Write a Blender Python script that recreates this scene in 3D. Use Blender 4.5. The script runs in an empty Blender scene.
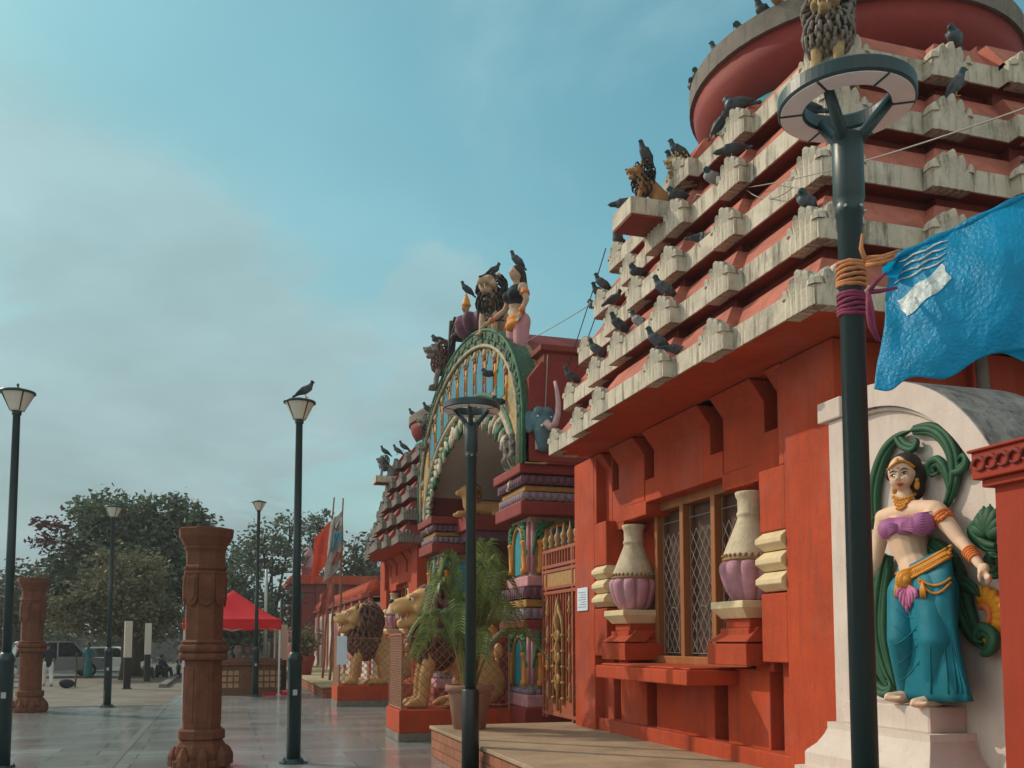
import bpy, bmesh, math, random
from mathutils import Vector, Matrix, Euler, noise
random.seed(7)
S = bpy.context.scene
COL = S.collection
R = math.radians
V = Vector

# ------------------------------------------------------------------ camera numbers
CH = 1.7                      # eye height
CF = 950.0                    # focal length in pixels of a 1024 wide picture
PITCH = math.atan(.0787); YAW = math.atan(287 / 950.0); PY0 = 567.0
FW = V((math.sin(YAW) * math.cos(PITCH), math.cos(YAW) * math.cos(PITCH), math.sin(PITCH)))
RT = V((math.cos(YAW), -math.sin(YAW), 0)); UP = RT.cross(FW)
def ray(x, y): return FW + RT * ((x - 512) / CF) + UP * ((PY0 - y) / CF)
def atX(x, y, X):
    r = ray(x, y); return V((0, 0, CH)) + r * (X / r.x)
def atY(x, y, Y):
    r = ray(x, y); return V((0, 0, CH)) + r * (Y / r.y)
def atZ(x, y, Z):
    r = ray(x, y); return V((0, 0, CH)) + r * ((Z - CH) / r.z)
def atD(x, y, D): return V((0, 0, CH)) + ray(x, y) * D

# ------------------------------------------------------------------ materials
MATS = {}
def mat(name, col, rough=.8, var=.14, scale=2.5, bump=.15, bscale=30, streak=0, scol=(.03, .028, .025), spec=.3,
        metal=0, island=0, trans=0, aniso=1.0, grime=0, detail=6, fade=0):
    m = bpy.data.materials.new(name); m.use_nodes = True
    nt = m.node_tree; N = nt.nodes; L = nt.links
    b = N['Principled BSDF']
    b.inputs['Roughness'].default_value = rough
    b.inputs['Specular IOR Level'].default_value = spec
    b.inputs['Metallic'].default_value = metal
    tc = N.new('ShaderNodeTexCoord')
    mp = N.new('ShaderNodeMapping'); mp.inputs['Scale'].default_value = (1, 1, aniso)
    L.new(tc.outputs['Object'], mp.inputs['Vector'])
    n1 = N.new('ShaderNodeTexNoise'); n1.inputs['Scale'].default_value = scale; n1.inputs['Detail'].default_value = detail
    n1.inputs['Roughness'].default_value = .65
    L.new(mp.outputs['Vector'], n1.inputs['Vector'])
    mr = N.new('ShaderNodeMapRange'); mr.inputs[1].default_value = .3; mr.inputs[2].default_value = .7
    mr.inputs[3].default_value = 1 - var; mr.inputs[4].default_value = 1 + var
    L.new(n1.outputs['Fac'], mr.inputs[0])
    mul = N.new('ShaderNodeVectorMath'); mul.operation = 'SCALE'
    mul.inputs[0].default_value = col; L.new(mr.outputs[0], mul.inputs['Scale'])
    out = mul.outputs[0]
    if island:
        g = N.new('ShaderNodeNewGeometry'); mi = N.new('ShaderNodeMapRange')
        mi.inputs[3].default_value = 1 - island; mi.inputs[4].default_value = 1 + island
        L.new(g.outputs['Random Per Island'], mi.inputs[0])
        m2 = N.new('ShaderNodeVectorMath'); m2.operation = 'SCALE'
        L.new(out, m2.inputs[0]); L.new(mi.outputs[0], m2.inputs['Scale']); out = m2.outputs[0]
    def mixin(src, lo, hi, c, amount):
        nonlocal out
        r2 = N.new('ShaderNodeMapRange'); r2.inputs[1].default_value = lo; r2.inputs[2].default_value = hi
        r2.inputs[3].default_value = 0; r2.inputs[4].default_value = amount
        L.new(src, r2.inputs[0])
        mx = N.new('ShaderNodeMix'); mx.data_type = 'RGBA'
        L.new(r2.outputs[0], mx.inputs[0]); L.new(out, mx.inputs[6]); mx.inputs[7].default_value = (*c, 1)
        out = mx.outputs[2]
    if streak:
        ms = N.new('ShaderNodeMapping'); ms.inputs['Scale'].default_value = (1, 1, .13)
        L.new(tc.outputs['Object'], ms.inputs['Vector'])
        n3 = N.new('ShaderNodeTexNoise'); n3.inputs['Scale'].default_value = 11; n3.inputs['Detail'].default_value = 5
        n3.inputs['Roughness'].default_value = .7
        L.new(ms.outputs[0], n3.inputs['Vector']); mixin(n3.outputs['Fac'], .5, .72, scol, streak)
    if grime:
        n4 = N.new('ShaderNodeTexNoise'); n4.inputs['Scale'].default_value = 1.1; n4.inputs['Detail'].default_value = 9
        n4.inputs['Roughness'].default_value = .75
        L.new(tc.outputs['Object'], n4.inputs['Vector']); mixin(n4.outputs['Fac'], .5, .75, scol, grime)
    if fade:
        n8 = N.new('ShaderNodeTexNoise'); n8.inputs['Scale'].default_value = .9; n8.inputs['Detail'].default_value = 10; n8.inputs['Roughness'].default_value = .7
        mf = N.new('ShaderNodeMapping'); mf.inputs['Location'].default_value = (3.1, 7.7, 1.9); L.new(tc.outputs['Object'], mf.inputs['Vector']); L.new(mf.outputs[0], n8.inputs['Vector'])
        mixin(n8.outputs['Fac'], .50, .68, tuple(min(.9, c * .8 + .07) for c in col), fade)
        n9 = N.new('ShaderNodeTexNoise'); n9.inputs['Scale'].default_value = 26; n9.inputs['Detail'].default_value = 3
        L.new(mf.outputs[0], n9.inputs['Vector']); mixin(n9.outputs['Fac'], .70, .76, tuple(c * .35 for c in col), .5)
    L.new(out, b.inputs['Base Color'])
    if bump:
        n2 = N.new('ShaderNodeTexNoise'); n2.inputs['Scale'].default_value = bscale; n2.inputs['Detail'].default_value = 4
        L.new(mp.outputs['Vector'], n2.inputs['Vector'])
        bp = N.new('ShaderNodeBump'); bp.inputs['Strength'].default_value = bump; bp.inputs['Distance'].default_value = .02
        L.new(n2.outputs['Fac'], bp.inputs['Height']); L.new(bp.outputs[0], b.inputs['Normal'])
    if trans:
        t = N.new('ShaderNodeBsdfTranslucent'); L.new(out, t.inputs['Color'])
        mx = N.new('ShaderNodeMixShader'); mx.inputs[0].default_value = trans
        L.new(b.outputs[0], mx.inputs[1]); L.new(t.outputs[0], mx.inputs[2])
        L.new(mx.outputs[0], N['Material Output'].inputs['Surface'])
    MATS[name] = m
    return m

M = {}
def mk(k, *a, **kw): M[k] = mat(k, *a, **kw)
mk('red_plaster', (.43, .054, .014), .8, .2, 1.3, .22, 30, streak=.55, scol=(.15, .042, .028), grime=.42, fade=.55)
mk('pink_plaster', (.44, .135, .09), .85, .25, 3, .25, 40, streak=.5, scol=(.10, .05, .045), grime=.45, fade=.3)
mk('dark_red', (.20, .035, .025), .7, .15, 2, .1, 50, streak=.25)
mk('deep_red', (.23, .032, .025), .7, .15, 2, .1, 50, grime=.2)
mk('old_white', (.56, .49, .39), .85, .16, 5, .3, 45, streak=.95, scol=(.05, .04, .03), grime=.72)
mk('grey_stone', (.20, .17, .145), .9, .2, 6, .3, 40, streak=.5, grime=.4)
mk('panel_white', (.65, .54, .48), .8, .08, 2, .15, 50, grime=.35, scol=(.34, .26, .22), streak=.28, fade=.25)
mk('panel_mould', (.27, .24, .22), .9, .45, 3, .4, 30, grime=1.0, scol=(.02, .02, .022), streak=.8)
mk('panel_shaded', (.55, .40, .36), .85, .1, 3, .1, 40, grime=.2)
mk('cream', (.70, .55, .33), .7, .12, 4, .1, 50, streak=.2, grime=.2, scol=(.2, .13, .08))
mk('vase_cream', (.60, .49, .34), .7, .2, 7, .25, 30, streak=.35, grime=.55, scol=(.22, .15, .09))
mk('lotus', (.46, .22, .27), .7, .25, 5, .15, 30, grime=.6, scol=(.42, .40, .46))
mk('bead', (.30, .16, .07), .7, .2, 6)
mk('wood', (.32, .115, .035), .55, .2, 5, .1, 40, aniso=.1)
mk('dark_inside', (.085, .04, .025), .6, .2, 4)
mk('grille', (.22, .20, .18), .5, .1, 5, 0)
mk('pole_paint', (.012, .034, .038), .4, .3, 3, .06, 80, spec=.5, grime=.25, scol=(.05, .06, .055), aniso=.25)
mk('black_paint', (.012, .016, .017), .35, .15, 3, .03, 80, spec=.5)
mk('lamp_glass', (.62, .58, .50), .35, .06, 6, 0, spec=.5)
mk('ring_diffuser', (.85, .76, .76), .5, .06, 6, 0)
mk('steel', (.35, .35, .34), .4, .1, 6, .05, metal=.8)
mk('sandstone', (.15, .052, .027), .85, .3, 5, .6, 26, streak=.25, grime=.3, scol=(.07, .035, .025))
mk('lion_gold', (.58, .32, .125), .6, .13, 4, .1, 30, grime=.25, scol=(.30, .12, .04), streak=.1)
mk('lion_old', (.34, .16, .06), .75, .25, 5, .2, 30, grime=.4)
mk('mane_brown', (.14, .06, .042), .7, .3, 12, .2, 30)
mk('mane_dark', (.035, .03, .03), .8, .3, 12, .2, 30)
mk('mane_grey', (.20, .17, .15), .85, .35, 9, .3, 30)
mk('straw', (.34, .23, .11), .85, .3, 9, .3, 30)
mk('tongue', (.55, .10, .06), .5)
mk('tooth', (.80, .72, .58), .5)
mk('eye_black', (.01, .01, .01), .25)
mk('eye_white', (.75, .70, .62), .4)
mk('rust_fence', (.32, .15, .09), .7, .25, 8, .15, 50)
mk('brick_red', (.30, .085, .04), .8, .2, 3, .2, 40, grime=.3, scol=(.15, .06, .04))
mk('skin', (.69, .46, .32), .65, .10, 4, .10, 60, grime=.25, scol=(.42, .22, .12))
mk('skin_old', (.45, .29, .19), .7, .2, 5, .1, 40, grime=.4, scol=(.18, .12, .09))
mk('hair', (.035, .022, .018), .6, .3, 14, .2, 30)
mk('purple_cloth', (.36, .12, .28), .6, .12, 6, .1, 30)
mk('teal_cloth', (.003, .160, .22), .55, .18, 3, .08, 30, grime=.3, scol=(.03, .12, .15))
mk('gold_trim', (.58, .23, .025), .5, .16, 10, .25, 60)
mk('orange_trim', (.60, .15, .03), .55, .16, 10, .2, 60)
mk('pink_trim', (.52, .15, .30), .6, .15, 8, .2, 40)
mk('scroll_green', (.022, .088, .042), .6, .22, 5, .15, 30, grime=.4, scol=(.05, .09, .06))
mk('flower_yellow', (.72, .28, .012), .6, .1, 6)
mk('tarp_blue', (.003, .38, .66), .34, .15, 5, .5, 55, spec=.4, trans=.45)
mk('tarp_patch', (.60, .66, .66), .4, .5, 22, .8, 24, trans=.1)
mk('rope_orange', (.55, .22, .09), .8, .2, 30, .3, 120)
mk('rope_purple', (.24, .04, .09), .8, .2, 30, .3, 120)
mk('wire', (.30, .27, .24), .7)
mk('cable_dark', (.03, .03, .03), .7)
mk('paper', (.66, .74, .84), .8, .04, 8)
mk('ink', (.18, .22, .30), .8)
mk('terracotta', (.30, .155, .11), .85, .2, 4, .25, 30, grime=.4, scol=(.13, .08, .06))
mk('soil', (.05, .035, .025), .95)
mk('palm_leaf', (.15, .21, .065), .5, .3, 4, .05, 30, island=.35, trans=.3)
mk('palm_stem', (.20, .17, .06), .7, .25, 6)
mk('pigeon_dark', (.055, .062, .072), .6, .3, 25, .1, 60)
mk('pigeon_grey', (.085, .095, .11), .6, .3, 25, .1, 60)
mk('pigeon_pale', (.26, .27, .29), .6, .25, 25, .1, 60)
mk('pigeon_neck', (.02, .045, .045), .4, .3, 25)
mk('teal_paint', (.02, .22, .26), .6, .2, 4, .1, 30, grime=.3, scol=(.04, .12, .14))
mk('blue_paint', (.04, .20, .30), .6, .2, 4, .1, 30, grime=.3, scol=(.05, .10, .14))
mk('pale_blue', (.26, .34, .42), .7, .2, 4, .1, 30, grime=.3)
mk('elephant_blue', (.09, .17, .20), .65, .2, 6, .15, 30, grime=.3, scol=(.05, .06, .06))
mk('tusk_pink', (.52, .33, .34), .6, .15, 6, .1, 30)
mk('arch_green', (.06, .105, .065), .7, .45, 16, .6, 24, grime=.4, scol=(.16, .17, .10))
mk('leaf_green', (.04, .14, .07), .7, .3, 9, .2, 30, grime=.3)
mk('orange_paint', (.62, .21, .03), .65, .18, 9, .15, 40, grime=.25, scol=(.25, .1, .04))
mk('yellow_paint', (.36, .18, .045), .65, .18, 9, .15, 40, grime=.3, scol=(.25, .14, .05))
mk('mauve_paint', (.15, .065, .095), .7, .22, 8, .25, 30, grime=.3)
mk('lilac_paint', (.25, .17, .21), .7, .22, 8, .25, 30, grime=.35, scol=(.14, .1, .13))
mk('pink_paint', (.50, .22, .24), .7, .2, 6, .15, 30, grime=.3)
mk('carved_mix', (.42, .34, .24), .75, .3, 10, .4, 26, grime=.8, scol=(.07, .15, .10))
mk('spandrel', (.36, .25, .10), .75, .4, 9, .5, 24, grime=.9, scol=(.05, .16, .10))
mk('taupe', (.58, .50, .43), .85, .08, 1.5, .08, 40)
mk('gate_metal', (.34, .095, .05), .5, .18, 8, .1, 50)
mk('gold_metal', (.40, .22, .08), .45, .25, 14, .2, 50)
mk('canopy_red', (.72, .015, .025), .6, .06, 3, .05, 30, trans=.25)
mk('stall_brown', (.16, .075, .045), .85, .25, 5, .3, 30)
mk('stall_tan', (.38, .24, .14), .85, .2, 5, .3, 30)
mk('leg_white', (.66, .64, .60), .5, .06)
mk('joint', (.13, .13, .125))
mk('post_white', (.52, .48, .40), .6, .05)
mk('car_silver', (.42, .44, .46), .3, .03, 2, 0, spec=.6)
mk('car_white', (.68, .68, .66), .3, .03, 2, 0, spec=.6)
mk('car_grey', (.24, .25, .26), .3, .03, 2, 0, spec=.6)
mk('car_dark', (.016, .022, .026), .3, .05, 2, 0, spec=.6)
mk('car_glass', (.012, .018, .02), .08, .03, 2, 0, spec=.8)
mk('tyre', (.015, .015, .015), .8)
mk('bark', (.075, .055, .04), .95, .3, 5, .6, 18, aniso=.25)
mk('leaf_dark', (.10, .125, .08), .6, .28, .5, 0, island=.45, trans=.25)
mk('leaf_mid', (.155, .145, .08), .6, .28, .5, 0, island=.45, trans=.25)
mk('leaf_olive', (.095, .095, .058), .6, .28, .5, 0, island=.4, trans=.25)
mk('leaf_red', (.10, .03, .04), .6, .2, .5, 0, island=.4, trans=.2)
mk('leaf_far', (.105, .125, .085), .7, .25, .5, 0, island=.4, trans=.2)
mk('cloth_red', (.55, .07, .035), .8, .2, 4, .15, 20, trans=.25)
mk('cloth_grey', (.30, .28, .26), .8, .25, 5, .15, 20, trans=.25)
mk('cloth_blue', (.02, .42, .62), .8, .1, 4, .1, 20, trans=.25)
mk('cloth_white', (.60, .58, .55), .85, .12, 5, .15, 20)
mk('cloth_dark', (.02, .025, .032), .85, .2, 5, .15, 20)
mk('cloth_teal', (.03, .16, .19), .85, .2, 5, .15, 20)
mk('cloth_orange', (.55, .16, .04), .85, .2, 5, .15, 20)
mk('person_skin', (.20, .11, .07), .65)
mk('bamboo', (.24, .13, .07), .8, .3, 8, .1, 30, aniso=.2)
mk('far_wall', (.16, .15, .14), .9, .2, 1, .1, 20)

# ------------------------------------------------------------------ mesh builder
class MB:
    def __init__(s, org=(0, 0, 0)):
        s.v = []; s.f = []; s.m = []; s.sm = []; s.org = V(org); s.cur = 0; s.smooth = False
    def face(s, idx):
        s.f.append(tuple(idx)); s.m.append(s.cur); s.sm.append(s.smooth)
    def add(s, vs):
        i = len(s.v); s.v.extend(V(v) for v in vs); return i
    def box(s, a, b, rot=None, piv=None):
        x0, y0, z0 = (min(a[i], b[i]) for i in range(3)); x1, y1, z1 = (max(a[i], b[i]) for i in range(3))
        vs = [V(p) for p in ((x0, y0, z0), (x1, y0, z0), (x1, y1, z0), (x0, y1, z0), (x0, y0, z1), (x1, y0, z1), (x1, y1, z1), (x0, y1, z1))]
        if rot is not None:
            c = V(piv) if piv is not None else (vs[0] + vs[6]) / 2
            vs = [c + rot @ (v - c) for v in vs]
        i = s.add(vs)
        for q in ((0, 3, 2, 1), (4, 5, 6, 7), (0, 1, 5, 4), (1, 2, 6, 5), (2, 3, 7, 6), (3, 0, 4, 7)): s.face([i + k for k in q])
    def loft(s, rings, caps=True, closed=True):
        n = len(rings[0]); st = [s.add(r) for r in rings]
        for a, b in zip(st, st[1:]):
            for k in range(n if closed else n - 1):
                k2 = (k + 1) % n
                s.face((a + k, a + k2, b + k2, b + k))
        if caps:
            s.face([st[0] + k for k in reversed(range(n))]); s.face([st[-1] + k for k in range(n)])
    def lathe(s, prof, c=(0, 0, 0), n=16, phase=0, caps=True, sx=1, sy=1, rot=None):
        c = V(c); rings = []
        for r, z in prof:
            ring = []
            for k in range(n):
                a = 2 * math.pi * k / n + phase
                p = V((r * math.cos(a) * sx, r * math.sin(a) * sy, z))
                if rot is not None: p = rot @ p
                ring.append(c + p)
            rings.append(ring)
        s.loft(rings, caps)
    def tube(s, pts, rad, n=8, caps=True, flat=1.0, upv=None):
        pts = [V(p) for p in pts]
        if not hasattr(rad, '__len__'): rad = [rad] * len(pts)
        rings = []; ref = V(upv) if upv is not None else None
        for i, p in enumerate(pts):
            t = (pts[min(i + 1, len(pts) - 1)] - pts[max(i - 1, 0)])
            if t.length < 1e-9: t = V((0, 0, 1))
            t.normalize()
            if ref is None or abs(ref.dot(t)) > .98: ref = V((1, 0, 0)) if abs(t.x) < .8 else V((0, 1, 0))
            u = (ref - t * ref.dot(t)).normalized(); w = t.cross(u); ref = u if upv is None else V(upv)
            rings.append([p + (u * math.cos(2 * math.pi * k / n) * flat + w * math.sin(2 * math.pi * k / n)) * rad[i] for k in range(n)])
        s.loft(rings, caps)
    def ball(s, c, r, n=12, m=8, rot=None):
        if not hasattr(r, '__len__'): r = (r, r, r)
        c = V(c); rings = []
        for j in range(1, m):
            th = math.pi * j / m
            ring = []
            for k in range(n):
                a = 2 * math.pi * k / n
                p = V((r[0] * math.sin(th) * math.cos(a), r[1] * math.sin(th) * math.sin(a), -r[2] * math.cos(th)))
                if rot is not None: p = rot @ p
                ring.append(c + p)
            rings.append(ring)
        st = [s.add(q) for q in rings]
        z = V((0, 0, r[2]));  z = rot @ z if rot is not None else z
        b = s.add([c - z]); t = s.add([c + z])
        for a0, b0 in zip(st, st[1:]):
            for k in range(n):
                k2 = (k + 1) % n; s.face((a0 + k, a0 + k2, b0 + k2, b0 + k))
        for k in range(n):
            s.face((b, st[0] + (k + 1) % n, st[0] + k)); s.face((t, st[-1] + k, st[-1] + (k + 1) % n))
    def prism(s, poly, d):
        """poly: closed outline of 3-D points, d: extrusion vector"""
        d = V(d); poly = [V(p) for p in poly]; n = len(poly)
        a = s.add(poly); b = s.add([p + d for p in poly])
        for k in range(n):
            k2 = (k + 1) % n; s.face((a + k, a + k2, b + k2, b + k))
        s.face([a + k for k in reversed(range(n))]); s.face([b + k for k in range(n)])
    def grid(s, fn, nu, nv):
        a = s.add([fn(i / nu, j / nv) for j in range(nv + 1) for i in range(nu + 1)])
        for j in range(nv):
            for i in range(nu):
                k = a + j * (nu + 1) + i
                s.face((k, k + 1, k + nu + 2, k + nu + 1))
    def xform(s, start, mtx):
        for i in range(start, len(s.v)): s.v[i] = mtx @ s.v[i]
    def build(s, name, mats, parent=None, bevel=0, fix=True):
        if not isinstance(mats, (list, tuple)): mats = [mats]
        me = bpy.data.meshes.new(name)
        me.from_pydata([tuple(v - s.org) for v in s.v], [], s.f)
        for m in mats: me.materials.append(M[m] if isinstance(m, str) else m)
        me.polygons.foreach_set('material_index', s.m); me.polygons.foreach_set('use_smooth', s.sm)
        if fix:
            bm = bmesh.new(); bm.from_mesh(me); bmesh.ops.recalc_face_normals(bm, faces=bm.faces); bm.to_mesh(me); bm.free()
        o = bpy.data.objects.new(name, me); COL.objects.link(o)
        if parent is not None: o.parent = parent
        if bevel:
            md = o.modifiers.new('bevel', 'BEVEL'); md.width = bevel; md.segments = 2; md.limit_method = 'ANGLE'; md.angle_limit = R(40)
        return o

def tag(o, label=None, cat=None, group=None, kind=None):
    if label: o['label'] = label
    if cat: o['category'] = cat
    if group: o['group'] = group
    if kind: o['kind'] = kind
    return o
def thing(name, label, cat, loc=(0, 0, 0), rz=0, group=None):
    o = bpy.data.objects.new(name, None); COL.objects.link(o); o.empty_display_size = .2
    o.location = loc; o.rotation_euler = (0, 0, rz)
    return tag(o, label, cat, group)
def kids(o): return [c for c in bpy.data.objects if c.parent == o]
def copy_tree(o, parent=None):
    c = o.copy(); COL.objects.link(c)
    if parent is not None: c.parent = parent
    for k in kids(o): copy_tree(k, c)
    return c

class Blob:
    """soft solids melted into one continuous skin"""
    def __init__(s): s.b = MB()
    def ball(s, c, r, rot=None): s.b.ball(c, r, 20, 12, rot); return s
    def cap(s, pts, rad, flat=1.0, upv=None):
        pts = [V(p) for p in pts]
        if not hasattr(rad, '__len__'): rad = [rad] * len(pts)
        P = [pts[0]]; r = [rad[0]]
        for (a, b, ra, rb) in zip(pts, pts[1:], rad, rad[1:]):
            for t in (.34, .67, 1): P.append(a.lerp(b, t)); r.append(ra + (rb - ra) * t)
        s.b.tube(P, r, 14, True, flat, upv)
        s.b.ball(pts[0], rad[0] * .98, 14, 8); s.b.ball(pts[-1], rad[-1] * .98, 14, 8); return s
    def build(s, name, m, parent, vox=.02, smooth=4, org=(0, 0, 0)):
        s.b.org = V(org)
        tmp = s.b.build(name + '_tmp', m)
        md = tmp.modifiers.new('r', 'REMESH'); md.mode = 'VOXEL'; md.voxel_size = vox
        if smooth:
            sm = tmp.modifiers.new('s', 'SMOOTH'); sm.factor = .5; sm.iterations = smooth
        dg = bpy.context.evaluated_depsgraph_get(); dg.update()
        me = bpy.data.meshes.new_from_object(tmp.evaluated_get(dg)); me.name = name
        bpy.data.objects.remove(tmp)
        me.polygons.foreach_set('use_smooth', [True] * len(me.polygons))
        if not me.materials: me.materials.append(M[m])
        o = bpy.data.objects.new(name, me); COL.objects.link(o)
        if parent is not None: o.parent = parent
        return o
# ------------------------------------------------------------------ setting
def ground_mat(name, c1, c2, rough0, rough1, tile=None, tilec=(.02, .02, .02), big=.25, bump=.1, spec=.5, squash=2.0, tw=.6, mortar=.006, bs=60):
    m = bpy.data.materials.new(name); m.use_nodes = True
    nt = m.node_tree; N = nt.nodes; L = nt.links; b = N['Principled BSDF']
    b.inputs['Specular IOR Level'].default_value = spec
    tc = N.new('ShaderNodeTexCoord')
    n1 = N.new('ShaderNodeTexNoise'); n1.inputs['Scale'].default_value = big; n1.inputs['Detail'].default_value = 8; n1.inputs['Roughness'].default_value = .7
    L.new(tc.outputs['Object'], n1.inputs['Vector'])
    mr = N.new('ShaderNodeMapRange'); mr.inputs[1].default_value = .33; mr.inputs[2].default_value = .67
    L.new(n1.outputs['Fac'], mr.inputs[0])
    mx = N.new('ShaderNodeMix'); mx.data_type = 'RGBA'; mx.inputs[6].default_value = (*c1, 1); mx.inputs[7].default_value = (*c2, 1)
    L.new(mr.outputs[0], mx.inputs[0]); col = mx.outputs[2]
    n5 = N.new('ShaderNodeTexNoise'); n5.inputs['Scale'].default_value = bs; n5.inputs['Detail'].default_value = 3
    L.new(tc.outputs['Object'], n5.inputs['Vector'])
    m5 = N.new('ShaderNodeMapRange'); m5.inputs[3].default_value = .72; m5.inputs[4].default_value = 1.28
    L.new(n5.outputs['Fac'], m5.inputs[0])
    sc = N.new('ShaderNodeVectorMath'); sc.operation = 'SCALE'; L.new(col, sc.inputs[0]); L.new(m5.outputs[0], sc.inputs['Scale']); col = sc.outputs[0]
    rr = N.new('ShaderNodeMapRange'); rr.inputs[1].default_value = .35; rr.inputs[2].default_value = .65
    rr.inputs[3].default_value = rough0; rr.inputs[4].default_value = rough1
    n6 = N.new('ShaderNodeTexNoise'); n6.inputs['Scale'].default_value = .6; n6.inputs['Detail'].default_value = 8
    L.new(tc.outputs['Object'], n6.inputs['Vector']); L.new(n6.outputs['Fac'], rr.inputs[0]); L.new(rr.outputs[0], b.inputs['Roughness'])
    h = n5.outputs['Fac']
    if tile:
        br = N.new('ShaderNodeTexBrick'); br.inputs['Scale'].default_value = 1; br.inputs['Brick Width'].default_value = tile; br.inputs['Row Height'].default_value = tw
        br.inputs['Mortar Size'].default_value = mortar; br.inputs['Color1'].default_value = (.82, .82, .82, 1); br.inputs['Color2'].default_value = (1.12, 1.12, 1.12, 1)
        br.inputs['Mortar'].default_value = (.35, .35, .35, 1); br.inputs['Bias'].default_value = 0
        L.new(tc.outputs['Object'], br.inputs['Vector'])
        m3 = N.new('ShaderNodeVectorMath'); m3.operation = 'MULTIPLY'; L.new(col, m3.inputs[0]); L.new(br.outputs['Color'], m3.inputs[1]); col = m3.outputs[0]
        ad = N.new('ShaderNodeMath'); ad.operation = 'MULTIPLY_ADD'; ad.inputs[1].default_value = -3; L.new(br.outputs['Fac'], ad.inputs[0]); L.new(h, ad.inputs[2]); h = ad.outputs[0]
    L.new(col, b.inputs['Base Color'])
    if bump:
        bp = N.new('ShaderNodeBump'); bp.inputs['Strength'].default_value = bump; bp.inputs['Distance'].default_value = .01
        L.new(h, bp.inputs['Height']); L.new(bp.outputs[0], b.inputs['Normal'])
    M[name] = m
ground_mat('granite', (.22, .225, .222), (.275, .28, .272), .13, .24, tile=1.2, tw=.6, bump=.05, spec=.6, mortar=.011)
ground_mat('dirt', (.15, .115, .085), (.23, .18, .135), .85, .95, big=.5, bump=.4)
ground_mat('paving', (.13, .105, .08), (.21, .172, .135), .6, .9, tile=.6, tw=.6, big=.4, bump=.15)
ground_mat('road', (.085, .08, .075), (.12, .11, .10), .7, .9, big=.3, bump=.2)
ground_mat('dusty_cement', (.24, .155, .095), (.42, .29, .185), .75, .95, big=1.4, bump=.45, bs=35)
ground_mat('brick_face', (.26, .085, .04), (.34, .12, .06), .8, .95, tile=.30, tw=.13, big=2, bump=.3, mortar=.008)
ground_mat('path_yellow', (.45, .32, .13), (.30, .30, .22), .8, .95, big=.5, bump=.2, tile=.5, tw=.5)

def sheet(name, poly, z, m, kind='structure'):
    b = MB(); i = b.add([(x, y, z) for x, y in poly]); b.face(range(i, i + len(poly)))
    o = b.build(name, m); tag(o, kind=kind); return o
sheet('ground', [(-400, -60), (400, -60), (400, 700), (-400, 700)], -.03, 'dirt')
sheet('plaza', [(-25, -8), (9, -8), (9, 32.5), (-1.4, 32.5), (-1.4, 27.4), (-25, 27.4)], 0, 'granite')
sheet('pavement', [(-25, 27.4), (-1.4, 27.4), (-1.4, 32.5), (4.0, 32.5), (4.0, 62), (-2.2, 47), (-25, 41)], -.012, 'paving')
sheet('road', [(-120, 47.5), (-2.4, 50.2), (-1.2, 56), (-1.2, 75), (-120, 66)], -.018, 'road')
b = MB(); p0, p1 = V((-2.1, 37, 0)), V((-2.1, 62, 0))
b.box((-2.3, 38, -.02), (-2.0, 64, .13)); tag(b.build('kerb', 'grey_stone', bevel=.02), kind='structure')
b = MB(); b.box((-25, 27.36, -.03), (-1.42, 27.5, .012)); tag(b.build('plaza_edging', 'grey_stone', bevel=.005), kind='structure')
b = MB(); b.box((-1.52, 14, -.03), (-1.40, 27.36, .006)); b.box((-1.52, 3, -.03), (-1.40, 14, .006)); tag(b.build('drain_strip', 'joint'), kind='structure')

# raised cement forecourt in front of the near pavilion
b = MB(); b.box((3.0, -6, -.02), (5.66, 14.1, .40)); fc = b.build('forecourt', 'brick_face'); tag(fc, kind='structure')
# the brick pattern needs upright coordinates: rotate its texture space
nt = M['brick_face'].node_tree
tcn = next(n for n in nt.nodes if n.type == 'TEX_COORD'); brn = next(n for n in nt.nodes if n.type == 'TEX_BRICK')
sx_ = nt.nodes.new('ShaderNodeSeparateXYZ'); cx_ = nt.nodes.new('ShaderNodeCombineXYZ'); ad_ = nt.nodes.new('ShaderNodeMath'); ad_.operation = 'ADD'
nt.links.new(tcn.outputs['Object'], sx_.inputs[0]); nt.links.new(sx_.outputs[0], ad_.inputs[0]); nt.links.new(sx_.outputs[1], ad_.inputs[1])
nt.links.new(ad_.outputs[0], cx_.inputs[0]); nt.links.new(sx_.outputs[2], cx_.inputs[1]); nt.links.new(cx_.outputs[0], brn.inputs['Vector'])
b = MB(); b.box((2.97, -6, .40), (5.66, 14.13, .45)); tag(b.build('forecourt_paving', 'dusty_cement', bevel=.012), kind='structure')
# raised walkway beyond the gateway
b = MB(); b.box((2.9, 29.5, -.02), (5.4, 56, .30)); tag(b.build('walkway', 'brick_face'), kind='structure')
b = MB(); b.box((2.86, 29.46, .30), (5.4, 56, .35)); tag(b.build('walkway_paving', 'path_yellow', bevel=.01), kind='structure')

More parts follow.
